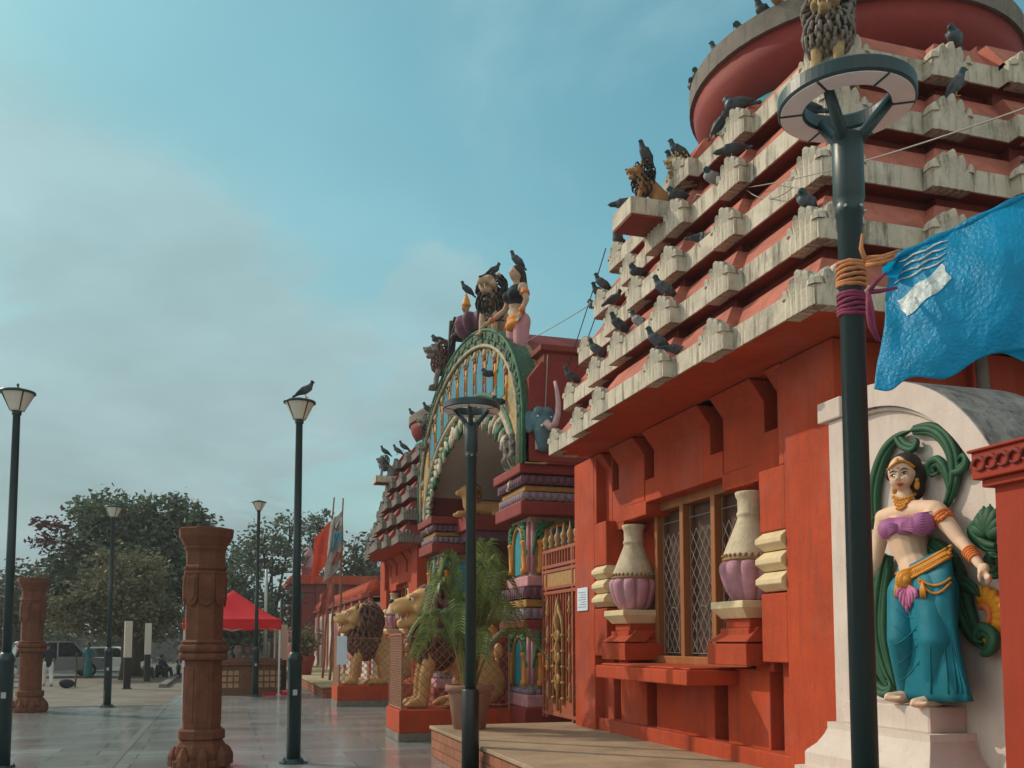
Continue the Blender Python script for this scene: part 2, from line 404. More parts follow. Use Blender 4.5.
# ------------------------------------------------------------------ the two roofed pavilions
HX, HY = 2.1, 3.25
RAX, RAY, RS = 2.74, 3.26, .12
RY = -.67                     # the roof sits a little nearer than the wall's middle
def stepped(ax, ay, tx1, tx2, ty1, ty2, s, d):
    ax -= d; ay -= d; tx1 -= d; tx2 -= d; ty1 -= d; ty2 -= d
    tx2 = max(tx2, .25); ty2 = max(ty2, .25); tx1 = max(tx1, tx2 + .2); ty1 = max(ty1, ty2 + .2)
    q = [(ax + 2 * s, ty2), (ax + s, ty2), (ax + s, ty1), (ax, ty1), (ax, ay), (tx1, ay), (tx1, ay + s), (tx2, ay + s), (tx2, ay + 2 * s)]
    out = list(q)
    out += [(-x, y) for x, y in reversed(q)]
    out += [(-x, -y) for x, y in q]
    out += [(x, -y) for x, y in reversed(q)]
    return out

def crest_mesh():
    b = MB()
    H = [.255, .325, .365, .325, .255]
    for k in range(-2, 3):
        h = H[k + 2]; w = .050; y0 = k * .074; y1 = k * .092; z1 = h - .085; rg = -.042 if k == 0 else -.034
        a = [V((.13, y0 - w, 0)), V((-.004, y0 - w, 0)), V((-.018, y0, 0)), V((-.004, y0 + w, 0)), V((.13, y0 + w, 0))]
        m_ = [V((.13, y0 - w, .17)), V((-.004, y0 - w, .17)), V((-.022, y0, .17)), V((-.004, y0 + w, .17)), V((.13, y0 + w, .17))]
        c = [V((.10, y1 - w, z1)), V((-.006, y1 - w, z1)), V((rg, y1, z1)), V((-.006, y1 + w, z1)), V((.10, y1 + w, z1))]
        w2 = w * .74; e = [V((.09, y1 * 1.04 - w2, h - .035)), V((-.006, y1 * 1.04 - w2, h - .035)), V((rg * .9, y1 * 1.04, h - .03)), V((-.006, y1 * 1.04 + w2, h - .035)), V((.09, y1 * 1.04 + w2, h - .035))]
        w3 = w * .30; t = [V((.07, y1 * 1.05 - w3, h - .006)), V((.0, y1 * 1.05 - w3, h - .006)), V((-.014, y1 * 1.05, h)), V((.0, y1 * 1.05 + w3, h - .006)), V((.07, y1 * 1.05 + w3, h - .006))]
        b.loft([a, m_, c, e, t])
    for k in range(3):                                        # fluted end faces
        for sg in (-1, 1): b.box((.0 + k * .05, sg * .165, .0), (.035 + k * .05, sg * (.192 + .006 * (k == 1)), .215))
    return b

def vase_parts(parent, x, y, z):
    """a swelling water-pot carved on the wall: cream neck over a lotus bowl"""
    b = MB(); b.smooth = True
    b.lathe([(.155, 1.16), (.16, 1.145), (.15, 1.11), (.135, 1.08), (.132, .95), (.145, .935), (.145, .91), (.134, .90), (.142, .86), (.187, .75), (.24, .62), (.285, .51), (.292, .47), (.285, .42), (.2, .40)], (x, y, z), 28)
    v = b.build('vase', 'vase_cream', parent)
    b = MB(); b.smooth = True
    for k in range(30):
        a = 2 * math.pi * k / 30; b.ball((x + .292 * math.cos(a), y + .292 * math.sin(a), z + .478), .021, 8, 5)
    b.lathe([(.285, .42), (.306, .43), (.306, .45), (.285, .46)], (x, y, z), 24)
    b.build('beading', 'bead', v)
    b = MB(); b.smooth = True
    rings = []
    n = 90
    for r, zz in [(.16, 0), (.22, .03), (.275, .12), (.318, .24), (.33, .33), (.322, .38), (.305, .41), (.27, .43)]:
        ring = []
        for k in range(n):
            a = 2 * math.pi * k / n; c = abs(math.sin(a * 5)); rr = r * (.86 + .14 * c ** .35) + (.012 * c if zz > .3 else 0)
            ring.append(V((x + rr * math.cos(a), y + rr * math.sin(a), z + zz)))
        rings.append(ring)
    b.loft(rings); b.build('lotus_bowl', 'lotus', v)

def pavilion(yc, label):
    org = V((5.1, yc, 0))
    root = thing('temple_pavilion', label, 'pavilion', org, 0, 'temple pavilions either side of the gateway')
    # --- wall
    b = MB(); b.box((.55, -HY + .05, 0), (2 * HX, HY - .05, 4.40))
    for s in (-1, 1):
        def bx(x0, x1, a, c, z0, z1): b.box((x0, s * a, z0), (x1, s * c, z1))
        bx(0, .6, 2.45, HY, 0, 4.395)                       # corner pilaster
        bx(.15, .6, 2.12, 2.452, 0, 4.392)
        bx(.002, .3, 2.0, 2.452, 1.5, 2.17); bx(.002, .3, 2.0, 2.452, 2.78, 3.40); bx(.003, .3, 2.36, 2.452, 3.40, 4.393)
        bx(.15, .6, 1.04, 1.88, 3.55, 4.391); bx(.152, .6, 1.04, 1.88, .6, 1.42)
        bx(.15, .6, 1.0, 1.952, 3.36, 3.552)
        bx(.153, .6, 1.5, 2.12, 3.42, 3.84); bx(.156, .6, 1.74, 2.118, 3.26, 3.43)
        bx(.154, .6, 1.62, 1.95, 1.40, 1.75)
        for (a, c) in ((1.04, 1.88), (2.15, 2.44)):          # cove below the eave
            b.prism([(.152, s * a, 4.16), (-.02, s * a, 4.39), (.152, s * a, 4.39)], (0, s * (c - a), 0))
        for (a, c) in ((.90, .925), (2.00, 2.025)):   # fins beside the grooves
            b.box((.24, s * a, 3.84), (.55, s * c, 4.38))
            b.box((.26, s * a, .62), (.55, s * c, 1.24))
    b.box((.15, -.74, 3.36 + .16), (.6, .74, 4.39)); b.box((.151, -1.02, 3.521), (.6, 1.02, 3.82))
    b.box((.152, -.74, .6), (.6, .74, 1.42))
    b.prism([(.152, -.74, 4.16), (-.02, -.74, 4.391), (.152, -.74, 4.391)], (0, 1.48, 0))
    b.box((.05, -2.449, 0), (.6, 2.449, .62))
    # pilasters on the three other sides
    for s in (-1, 1):
        for xa, xb in ((.62, 1.2), (1.5, 2.0), (2.5, 3.0), (3.4, 4.22)):
            b.box((xa, s * (HY - .2), 0), (xb, s * (HY + .02), 4.386))
    wall = b.build('wall', 'red_plaster', root, bevel=.012)
    # --- brackets (three cream blocks in each notch)
    for s in (-1, 1):
        for k in range(3):
            z = 2.19 + k * .2; b = MB()
            b.loft([[(.16, s * 2.02, z), (.16, s * 2.44, z), (.03, s * 2.44, z), (.03, s * 2.02, z)],
                    [(.16, s * 1.98, z + .07), (.16, s * 2.445, z + .07), (-.05, s * 2.445, z + .07), (-.05, s * 1.98, z + .07)],
                    [(.16, s * 1.98, z + .12), (.16, s * 2.445, z + .12), (-.05, s * 2.445, z + .12), (-.05, s * 1.98, z + .12)],
                    [(.16, s * 2.02, z + .19), (.16, s * 2.44, z + .19), (.03, s * 2.44, z + .19), (.03, s * 2.02, z + .19)]])
            b.build('bracket', 'cream', root, bevel=.008)
        # corbel under the vase
        y = s * 1.5; b = MB()
        for (hw, x0, z0, z1) in ((.40, -.12, 1.46, 1.68), (.33, -.06, 1.68, 1.74), (.29, -.02, 1.74, 1.84), (.24, .02, 1.84, 1.94)):
            b.box((x0, y - hw, z0), (.56, y + hw, z1))
        b.prism([(-.12, y - .40, 1.70), (-.12, y + .40, 1.70), (.10, y + .28, 1.86), (.10, y - .28, 1.86)], (.3, 0, 0))
        c = b.build('corbel', 'red_plaster', root, bevel=.01)
        b = MB()
        b.loft([[(.5, y - .26, 1.94), (.5, y + .26, 1.94), (-.02, y + .26, 1.94), (-.02, y - .26, 1.94)],
                [(.5, y - .33, 2.05), (.5, y + .33, 2.05), (-.11, y + .33, 2.05), (-.11, y - .33, 2.05)],
                [(.5, y - .33, 2.12), (.5, y + .33, 2.12), (-.11, y + .33, 2.12), (-.11, y - .33, 2.12)]])
        b.build('cap_slab', 'cream', c, bevel=.01)
        vase_parts(root, .2, y, 2.12)
    # --- shelf
    b = MB(); b.box((-.46, -1.28, 1.24), (.16, 1.28, 1.40)); b.box((-.40, -1.22, 1.40), (.5, 1.22, 1.425))
    b.build('shelf', 'red_plaster', root, bevel=.014)
    # --- window
    b = MB(); W0, W1, Z0, Z1 = -1.2, 1.2, 1.44, 3.5
    b.box((.36, W0, Z0), (.53, W0 + .09, Z1)); b.box((.36, W1 - .09, Z0), (.53, W1, Z1))
    b.box((.355, W0 - .01, Z1 - .09), (.53, W1 + .01, Z1 + .05)); b.box((.34, W0 - .04, Z0 - .02), (.53, W1 + .04, Z0 + .08))
    for y in (-.40, .40): b.box((.352, y - .05, Z0), (.528, y + .05, Z1))
    win = b.build('window', 'wood', root, bevel=.01)
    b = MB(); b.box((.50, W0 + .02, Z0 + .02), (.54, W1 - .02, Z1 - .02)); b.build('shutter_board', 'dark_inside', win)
    for y0, y1 in ((-1.11, -.45), (-.35, .35), (.45, 1.11)):
        b = MB(); za, zb = Z0 + .12, Z1 - .25; X = .44; r = .006
        def bar(p, q): b.tube([(X, p[0], p[1]), (X, q[0], q[1])], r, 5)
        for y in (y0 + .03, y1 - .03): bar((y, za), (y, Z1 - .1))
        for z in (za, zb): bar((y0, z), (y1, z))
        w = y1 - y0 - .06; nx = 4; dx = w / nx; dz = .22; ya = y0 + .03
        nz = int((zb - za) / dz)
        for i in range(-nz, nx + 1):                         # two families of diagonals, clipped to the opening
            for sg in (1, -1):
                pts = []
                for j in range(nz + 1):
                    yy = i * dx + j * dx
                    if -1e-6 <= yy <= w + 1e-6:
                        pts.append(((ya + yy) if sg > 0 else (ya + w - yy), za + j * dz))
                if len(pts) > 1: bar(pts[0], pts[-1])
        ym = (y0 + y1) / 2
        b.tube([(X - .012, ym - .16, za)] + [(X - .012, ym - .16 * math.cos(t * math.pi / 10), za + .38 + .2 * math.sin(t * math.pi / 10)) for t in range(11)] + [(X - .012, ym + .16, za)], r, 5)
        b.build('grille', 'grille', win)
    # --- stepped roof
    cm = None
    for i in range(5):
        z0 = 4.40 + .64 * i; d0 = .17 * i
        A = dict(ax=RAX, ay=RAY, tx1=1.7, tx2=.85, ty1=2.0, ty2=1.0, s=RS)
        def ring(d, z): return [V((HX + x, RY + y, z)) for x, y in stepped(d=d0 + d, **A)]
        b = MB()
        inner = .9 if i == 0 else .26
        b.cur = 0; b.loft([ring(inner, z0 + .004), ring(.012, z0 + .004)], caps=False)
        b.cur = 1; b.loft([ring(.03, z0 + .18), ring(.26, z0 + .51)], caps=False)
        b.cur = 2; b.loft([ring(.26, z0 + .51), ring(.38, z0 + .52), ring(.38, z0 + .66 - .08 * (i == 4))], caps=False)
        if i == 4:
            i0 = b.add(ring(.38, z0 + .58)); b.face(range(i0, i0 + 36))
        t = b.build('roof_tier', ['red_plaster' if i == 0 else 'dark_red', 'pink_plaster', 'dark_red'], root, fix=False)  # upper soffits and necks coloured darker to deepen the shade between tiers
        b = MB(); b.loft([ring(.02, z0), ring(0, z0), ring(0, z0 + .205), ring(.05, z0 + .215), ring(.06, z0 + .17)], caps=False)
        b.build('fascia', 'old_white', t, fix=False)
        ax, ay, s = A['ax'] - d0, A['ay'] - d0, A['s']
        spots = []
        for sg in (-1, 1):
            spots += [(-ax, sg * (ay - .22), 0), (-ax - s, sg * (A['ty1'] - d0 - .22), 0), (-ax - 2 * s, sg * (A['ty2'] - d0 - .22), 0)]
            for sx in (-1, 1):
                spots += [(sx * (ax - .22), sg * ay, 1), (sx * (A['tx1'] - d0 - .22), sg * (ay + s), 1), (sx * (A['tx2'] - d0 - .2), sg * (ay + 2 * s), 1)]
        seen_ = []
        for (x, y, f) in spots:
            u_ = x if f else y
            if abs(u_) < .23:                                 # the two middle crests merge into one on the small upper tiers
                if f: x = 0
                else: y = 0
            if any(abs(x - a_[0]) < .02 and abs(y - a_[1]) < .02 and f == a_[2] for a_ in seen_): continue
            seen_.append((x, y, f))
            if cm is None: c = crest_mesh().build('crest', 'old_white', t); cm = c.data
            else:
                c = bpy.data.objects.new('crest', cm); COL.objects.link(c); c.parent = t
            c.location = (HX + x, RY + y, z0 - .006)
            if f: c.rotation_euler.z = R(90) if y < 0 else R(-90)
    # --- bracket slab high on the front
    b = MB(); b.box((-.80, -.74, 6.55), (.25, -.20, 6.75)); b.build('ledge_slab', 'old_white', root, bevel=.01)
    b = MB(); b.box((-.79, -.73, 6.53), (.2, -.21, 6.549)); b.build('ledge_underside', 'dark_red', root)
    # --- crowning bowl
    c = (HX + .12, RY, .42)
    b = MB(); b.smooth = True; b.lathe([(1.5, 6.9), (1.5, 7.2), (1.76, 7.27), (1.80, 7.34), (1.76, 7.42), (1.5, 7.46)], c, 48); neck = b.build('neck', 'teal_paint', root)
    b = MB(); b.smooth = True; b.lathe([(1.4, 7.42), (1.58, 7.46), (1.76, 7.57), (1.88, 7.77), (1.93, 8.01), (1.5, 8.01)], c, 64); b.build('bowl', 'deep_red', root)
    b = MB(); b.smooth = False; b.lathe([(1.8, 8.0), (1.97, 8.0), (1.97, 8.24), (1.92, 8.26), (1.6, 8.5), (1.0, 8.8), (.35, 9.0), (.3, 9.3), (.0, 9.6)], c, 64); b.build('rim', 'grey_stone', root)
    return root
pav = pavilion(10.32, 'red temple pavilion with barred window and pot-shaped pilasters, beside the blue tarpaulin')
pav2 = copy_tree(pav); pav2.location.y = 29.3
for o_ in kids(pav2):
    for c_ in [o_] + kids(o_):
        if c_.name.startswith('roof_tier'):
            c_.material_slots[1].link = 'OBJECT'; c_.material_slots[1].material = M['deep_red']
        if c_.name.startswith(('fascia', 'crest')):
            c_.material_slots[0].link = 'OBJECT'; c_.material_slots[0].material = M['grey_stone']
pav2['label'] = 'smaller-looking far red temple pavilion with stepped roof, behind the painted gateway'

# ------------------------------------------------------------------ the painted gateway
GY = 19.7; GX = 4.8
gorg = V((GX, GY, 0))
gate = thing('temple_gateway', 'painted temple gateway with green arch and blue colonnaded band between the two pavilions', 'gateway', gorg)
def G(): return MB(gorg)
def ell(a, bb, zs, n=48, zlow=None):
    pts = [(GY - a * math.cos(math.pi * t / n), zs + bb * math.sin(math.pi * t / n)) for t in range(n + 1)]
    if zlow is not None: pts = [(pts[0][0], zlow)] + pts + [(pts[-1][0], zlow)]
    return pts
def band(b, o, i, x0, x1):
    """arched band between an outer and an inner outline of equal length"""
    rings = []
    for (po, pi) in zip(o, i):
        rings.append([V((x0, po[0], po[1])), V((x1, po[0], po[1])), V((x1, pi[0], pi[1])), V((x0, pi[0], pi[1]))])
    b.loft(rings)
OUT = ell(4.55, 2.6, 5.5, zlow=4.74); MID = ell(4.22, 2.27, 5.5, zlow=4.74); INN = ell(3.85, 1.85, 4.78, zlow=4.74)
b = G(); band(b, [(y, z - .02) for y, z in OUT], INN, GX + .02, GX + .4); b.build('arch_wall', 'spandrel', gate)
b = G(); b.smooth = False; band(b, OUT, MID, GX - .03, GX + .3); ab = b.build('archivolt', 'arch_green', gate)
for (aa, bb2, r) in ((4.55, 2.6, .03), (4.24, 2.29, .035), (4.4, 2.44, .02)):
    b = G(); b.smooth = True; b.tube([(GX - .03, y, z) for y, z in ell(aa, bb2, 5.5, zlow=4.74)], r, 8); b.build('moulding', 'carved_mix' if r == .035 else 'leaf_green', ab)
# curled leaves along the green band
b = G(); b.smooth = True
for t in range(2, 95):
    a = math.pi * t / 96; y = GY - 4.39 * math.cos(a); z = 5.5 + 2.44 * math.sin(a)
    b.ball((GX - .035, y + .05 * (-1) ** t, z + .04 * (-1) ** (t // 2)), (.035, .075, .045), 8, 5, Matrix.Rotation(t * 1.3, 3, 'X'))
b.build('leaf_carving', 'arch_green', ab)
b = G(); band(b, [(y, z - .012) for y, z in OUT], INN, GX + .4, GX + 2.3); b.build('roof_shell', 'deep_red', gate)
# colonnettes and pointed hoods
ys = [GY - 4.18 + k * .76 for k in range(12)]
def zin(y):
    u = (y - GY) / 3.85
    return 4.78 + 1.85 * math.sqrt(max(0, 1 - u * u)) if abs(u) < 1 else 4.74
def zmid(y):
    u = (y - GY) / 4.24
    return 5.5 + 2.27 * math.sqrt(max(0, 1 - u * u)) if abs(u) < 1 else 5.5
for k, y in enumerate(ys):
    z0 = zin(y) + .10; z1 = zmid(y) - .16; h = z1 - z0
    if h < .3: continue
    b = G(); b.smooth = True; x = GX + .025
    b.cur = 1; b.lathe([(0.066, 0), (0.066, .06), (0.039, .09), (0.058, .13), (0.039, .17), (0.062, h * .30), (0.047, h * .33)], (x, y, z0), 10, sx=.6, sy=.95)
    b.cur = 0; b.lathe([(0.056, h * .33), (0.056, h * .62), (0.074, h * .64), (0.074, h * .68), (0.055, h * .70), (0.055, h * .86)], (x, y, z0), 10, sx=.6, sy=.95)
    b.cur = 2; b.lathe([(0.074, h * .86), (0.086, h * .92), (0.047, h * .95)], (x, y, z0), 10, sx=.6, sy=.95)
    b.cur = 3; b.lathe([(0.078, h * .96), (0.117, h * 1.02), (0.070, h * 1.10), (0.016, h * 1.2)], (x, y, z0), 10, sx=.6, sy=.95)
    b.build('colonnette', ['orange_paint', 'lilac_paint', 'deep_red', 'carved_mix'], gate)
for ya, yb in zip(ys, ys[1:]):
    ym = (ya + yb) / 2; zt = min(zmid(ym), zmid(ym)) - .02; zs_ = min(zmid(ya), zmid(yb)) - .34
    if zs_ - zin(ym) < .15: continue
    b = G(); x = GX + .022; hw = .275; z0 = max(zin(ya), zin(yb), zin(ym)) + .10; zsp = zs_ - .04
    if zsp - z0 < .12: continue
    out = [(x, ym - hw, z0), (x, ym - hw, zsp), (x, ym - hw * .86, zsp + (zt - zsp) * .45), (x, ym - hw * .40, zsp + (zt - zsp) * .78), (x, ym, zt - .03),
           (x, ym + hw * .40, zsp + (zt - zsp) * .78), (x, ym + hw * .86, zsp + (zt - zsp) * .45), (x, ym + hw, zsp), (x, ym + hw, z0)]
    b.prism(out, (-.012, 0, 0)); pn_ = b.build('panel', 'blue_paint' if int(ya * 10) % 3 else 'teal_paint', gate)
    b = G(); b.smooth = True; b.tube([V(p) + V((-.012, 0, 0)) for p in out], .018, 6); b.build('panel_rim', 'yellow_paint', pn_)
    b = G(); b.smooth = True
    for q in range(7):
        f = q / 6; b.ball((x - .015, ym + (hw + .02) * (1 - 2 * f) * 1.0, zsp + (zt + .02 - zsp) * (1 - abs(1 - 2 * f) ** 1.6) + .03), (.02, .055, .05), 8, 5)
    b.build('leaf_hood', 'leaf_green', pn_)
# beige rim and cusped fringe of the opening
b = G(); b.smooth = True; b.tube([(GX + .025, y, z) for y, z in ell(3.86, 1.86, 4.8, zlow=4.74)], .075, 8); tr = b.build('opening_rim', 'carved_mix', gate)
b = G(); b.smooth = True; b.tube([(GX + .015, y, z) for y, z in ell(3.99, 2.0, 4.8, zlow=4.74)], .04, 8); b.build('rim_bead', 'leaf_green', tr)
b = G(); b.smooth = True
nlob = 17
for k in range(nlob + 1):
    a = math.pi * k / nlob; y = GY - 3.72 * math.cos(a); z = 4.80 + 1.70 * math.sin(a)
    d = V((0, GY - y, 5.0 - z)).normalized(); tg = V((0, -d.z, d.y))
    for s in (-2, -1, 0, 1, 2):
        b.cur = (abs(s) + k) % 3
        p = V((GX + .06, y, z)) + tg * s * .13
        L = .40 - .09 * abs(s)
        b.tube([p, p + d * L * .5 + tg * s * .03, p + d * L + tg * s * .08 + V((-.05, 0, 0))], [.07, .085, .02], 7)
b.build('cusped_fringe', ['leaf_green', 'carved_mix', 'old_white'], gate)
for s in (-1, 1):
    b = G(); b.box((GX + 1.3, GY + s * 3.08, 0), (GX + 2.6, GY + s * 4.15, 4.7)); b.build('passage_wall', 'dark_red', gate)
# vault and rear wall of the passage
b = G(); b.smooth = True
a_ = ell(3.84, 1.84, 4.78, zlow=4.70); b.loft([[V((x, y, z)) for y, z in a_] for x in (GX + .05, GX + 2.6)], caps=False, closed=False)
b.build('vault', 'taupe', gate)
b = G(); b.box((GX + 2.6, GY - 4.3, 4.3), (GX + 2.8, GY + 4.3, 6.9)); b.build('rear_wall', 'taupe', gate)
b = G(); b.box((GX + 2.62, GY - 4.3, 0), (GX + 2.8, GY + 4.3, 4.3)); b.box((GX + 2.4, GY - 3.0, 3.9), (GX + 2.62, GY + 3.0, 4.3)); b.build('rear_screen', 'dark_red', gate)
b = G()

for s in (-1, 1):
    b = G(); xx = GX + 2.56
    for k in range(9): b.tube([(xx, GY + s * (.3 + k * .29), .3), (xx, GY + s * (.3 + k * .29), 3.2)], .025, 6)
    for z in (.4, 1.7, 3.1): b.tube([(xx, GY + s * .2, z), (xx, GY + s * 2.85, z)], .035, 6)
    b.build('inner_gate', 'gate_metal', gate)
# piers
for s in (-1, 1):
    ya, yb = GY + s * 3.05, GY + s * 4.2; y0, y1 = min(ya, yb), max(ya, yb); x0, x1 = GX + .2, GX + 1.3
    def slab(name, z0, z1, pr, m, par=None, bev=.03, scallop=False):
        b = G(); b.box((x0 - pr, y0 - pr, z0), (x1, y1 + pr, z1))
        if scallop:
            b.smooth = True
            n = int((y1 - y0 + 2 * pr) / .13)
            for k in range(n):
                b.ball((x0 - pr, y0 - pr + (k + .5) * .13, (z0 + z1) / 2), (.03, .062, (z1 - z0) * .5), 8, 6)
            n2 = int((x1 - x0 + pr) / .13)
            for k in range(n2):
                for yy in (y0 - pr, y1 + pr): b.ball((x0 - pr + (k + .5) * .13, yy, (z0 + z1) / 2), (.062, .03, (z1 - z0) * .5), 8, 6)
        return b.build(name, m, par or pier, bevel=0 if scallop else bev)
    b = G(); b.box((x0 + .02, y0 + .02, 0), (x1, y1 - .02, 4.74)); pier = b.build('pier', 'carved_mix', gate)
    slab('plinth', 0, .58, .14, 'deep_red'); slab('plinth_band', .58, .80, .08, 'pink_paint')
    for (z0, z1, pr, m, sc) in ((.80, .90, .04, 'lilac_paint', True),
                                (1.93, 2.07, .17, 'deep_red', False), (2.09, 2.27, .13, 'lilac_paint', True), (2.29, 2.43, .10, 'yellow_paint', False),
                                (2.45, 2.63, .13, 'mauve_paint', True), (2.65, 2.83, .06, 'pink_paint', False),
                                (3.86, 4.10, .23, 'deep_red', False), (4.12, 4.26, .17, 'lilac_paint', True), (4.28, 4.38, .13, 'yellow_paint', False),
                                (4.40, 4.55, .19, 'mauve_paint', True), (4.57, 4.74, .26, 'deep_red', False)):
        slab('cornice_band', z0, z1, pr, m, None, .025, sc)
    for (z0, z1) in ((.95, 1.88), (2.88, 3.82)):
        for face in range(2):
            # local frame on the pier face: u along the face, n outwards
            if face == 0: o = V((x0, (y0 + y1) / 2, 0)); u = V((0, 1, 0)); n = V((-1, 0, 0)); w = (y1 - y0) / 2
            else:
                o = V(((x0 + x1) / 2 , y0, 0)); u = V((1, 0, 0)); n = V((0, -1, 0)); w = (x1 - x0) / 2
            def P(a, z, d): return o + u * a + n * d + V((0, 0, z))
            hw = w * .50; zt = z1 - .1; zs_ = z1 - .42
            out = [P(-hw, z0, .002)] + [P(-hw * math.cos(math.pi * t / 12) , zs_ + (zt - zs_) * math.sin(math.pi * t / 12) ** 1.3, .002) for t in range(13)] + [P(hw, z0, .002)]
            b = G(); b.prism(out, n * .012); b.build('niche', 'teal_paint' if face == 0 else 'blue_paint', pier)
            b = G(); b.smooth = True
            b.cur = 0; b.tube([p + n * .02 for p in out], .04, 8)
            for sg in (-1, 1):
                b.cur = 1; b.lathe([(.075, z0), (.075, z0 + .08), (.05, z0 + .1), (.06, z0 + .3), (.045, z0 + .34), (.06, z0 + .5), (.09, zs_ + .02), (.05, zs_ + .06)], P(sg * w * .66, 0, .03), 10)
                b.cur = 2
                for q in range(5):
                    c = P(sg * (w * .62 + .05 * (q % 2)), zs_ + .08 + q * .065, .03); b.ball(c, (.06, .06, .05), 8, 6)
                b.cur = 3; b.tube([P(sg * w * .90, z0 + .02, .0), P(sg * w * .90, z0 + .45, .01), P(sg * w * .90, z1 - .05, .0)], [.035, .04, .035], 7)
                b.cur = 2; b.tube([P(sg * w * .9, z0 + .3 + .05 * (q % 2), .03) for q in range(2)] + [P(sg * w * .8, zs_ + .2, .04), P(sg * w * .55, zt - .02, .05), P(sg * w * .2, zt + .06, .03)], [.02, .03, .04, .045, .02], 7)
            b.build('niche_frame', ['yellow_paint', 'orange_paint', 'leaf_green', 'pink_paint'], pier)
    # end block over the pier
    ye = GY + s * 4.56
    prof = [(GX + .07, 4.75), (GX + .07, 6.2), (GX + .3, 6.5), (GX + 1.15, 6.5), (GX + 1.85, 6.0), (GX + 2.2, 4.75)]
    b = G(); b.prism([V((x, ye, z)) for x, z in prof], (0, -s * .9, 0)); eb = b.build('end_block', 'deep_red', gate, bevel=.02)
    b = G(); yb0 = ye - s * .1; yb1 = ye - s * .75
    b.loft([[V((GX + .38, yb0, 6.49)), V((GX + 1.08, yb0, 6.49)), V((GX + 1.08, yb1, 6.49)), V((GX + .38, yb1, 6.49))],
            [V((GX + .38, yb0, 6.68)), V((GX + 1.08, yb0, 6.68)), V((GX + 1.08, yb1, 6.68)), V((GX + .38, yb1, 6.68))],
            [V((GX + .30, yb0 + s * .07, 6.72)), V((GX + 1.16, yb0 + s * .07, 6.72)), V((GX + 1.16, yb1 - s * .07, 6.72)), V((GX + .30, yb1 - s * .07, 6.72))],
            [V((GX + .30, yb0 + s * .07, 6.82)), V((GX + 1.16, yb0 + s * .07, 6.82)), V((GX + 1.16, yb1 - s * .07, 6.82)), V((GX + .30, yb1 - s * .07, 6.82))]])
    b.build('finial_base', 'dark_red', eb, bevel=.01)

# ------------------------------------------------------------------ metal gate between pavilion and pier
morg = V((5.2, 14.5, .45))
mg = thing('metal_gate', 'tall red iron gate with gold spikes and scrolled gold ornament beside the near pavilion', 'gate', morg)
def MG(): return MB(morg)
X = 5.2; ya, yb = 13.62, 15.36
b = MG()
for y in (ya, ya + .24, yb - .24, yb - .07): b.box((X - .03, y, .45), (X + .03, y + .06, 3.22))
for z in (.5, 2.48, 2.56, 2.84, 2.92, 3.18): b.box((X - .032, ya, z), (X + .032, yb, z + .055))
for k in range(13):
    y = ya + .06 + k * .13; b.box((X - .028, y, 2.95), (X + .028, y + .03, 3.19))
for k in range(9):
    for y in (ya + .07, yb - .17): b.box((X - .02, y, .62 + k * .22), (X + .02, y + .10, .65 + k * .22))
b.build('frame', 'gate_metal', mg, bevel=.006)
b = MG()
for k in range(10):
    y = ya + .33 + k * .125; b.box((X - .018, y - .016, .54), (X + .018, y + .016, 2.5))
b.build('bars', 'gate_metal', mg)
b = MG(); b.box((X - .02, ya + .28, .55), (X + .0, yb - .28, .78)); b.build('kick_plate', 'gate_metal', mg)
b = MG(); b.box((X - .015, ya + .06, 2.615), (X + .015, yb - .06, 2.835)); b.build('gold_panel', 'gold_metal', mg)
b = MG(); b.smooth = True; yc_ = (ya + yb) / 2
for s in (-1, 1):
    b.tube([(X - .05, yc_ + s * .22, .7), (X - .05, yc_ + s * .22, 1.9), (X - .05, yc_ + s * .17, 2.08), (X - .05, yc_ + s * .05, 2.2), (X - .05, yc_, 2.36)], [.022, .022, .03, .035, .012], 8)
    for z in (.8, 1.05, 1.3, 1.55, 1.8): b.ball((X - .05, yc_ + s * .22, z), (.04, .045, .03), 8, 6)
    for z in (1.0, 1.35, 1.7):
        b.tube([(X - .06, yc_ + s * (.02 + .07 * math.sin(t * .5)), z + .03 * t) for t in range(9)], [.012, .02, .028, .03, .03, .028, .022, .016, .01], 7)
    for z in (.75, 1.2, 1.65, 2.1): b.lathe([(.01, 0), (.045, .09), (.02, .14), (.035, .2), (.006, .32)], (X - .04, yc_ + s * .52, z), 8)
b.lathe([(.03, .6), (.02, .9), (.06, 1.0), (.02, 1.1), (.05, 1.25), (.02, 1.4), (.07, 1.6), (.02, 1.75), (.05, 1.95), (.075, 2.05), (.03, 2.15), (.05, 2.22), (.005, 2.42)], (X - .06, yc_, 0), 10)
b.build('scroll_ornament', 'gold_metal', mg)
for k in range(6):
    b = MG(); b.smooth = True; y = ya + .12 + k * .30
    b.lathe([(.03, 0), (.05, .05), (.03, .09), (.055, .15), (.05, .2), (.02, .25), (.004, .38)], (X, y, 3.235), 10); b.build('spike', 'gold_metal', mg)
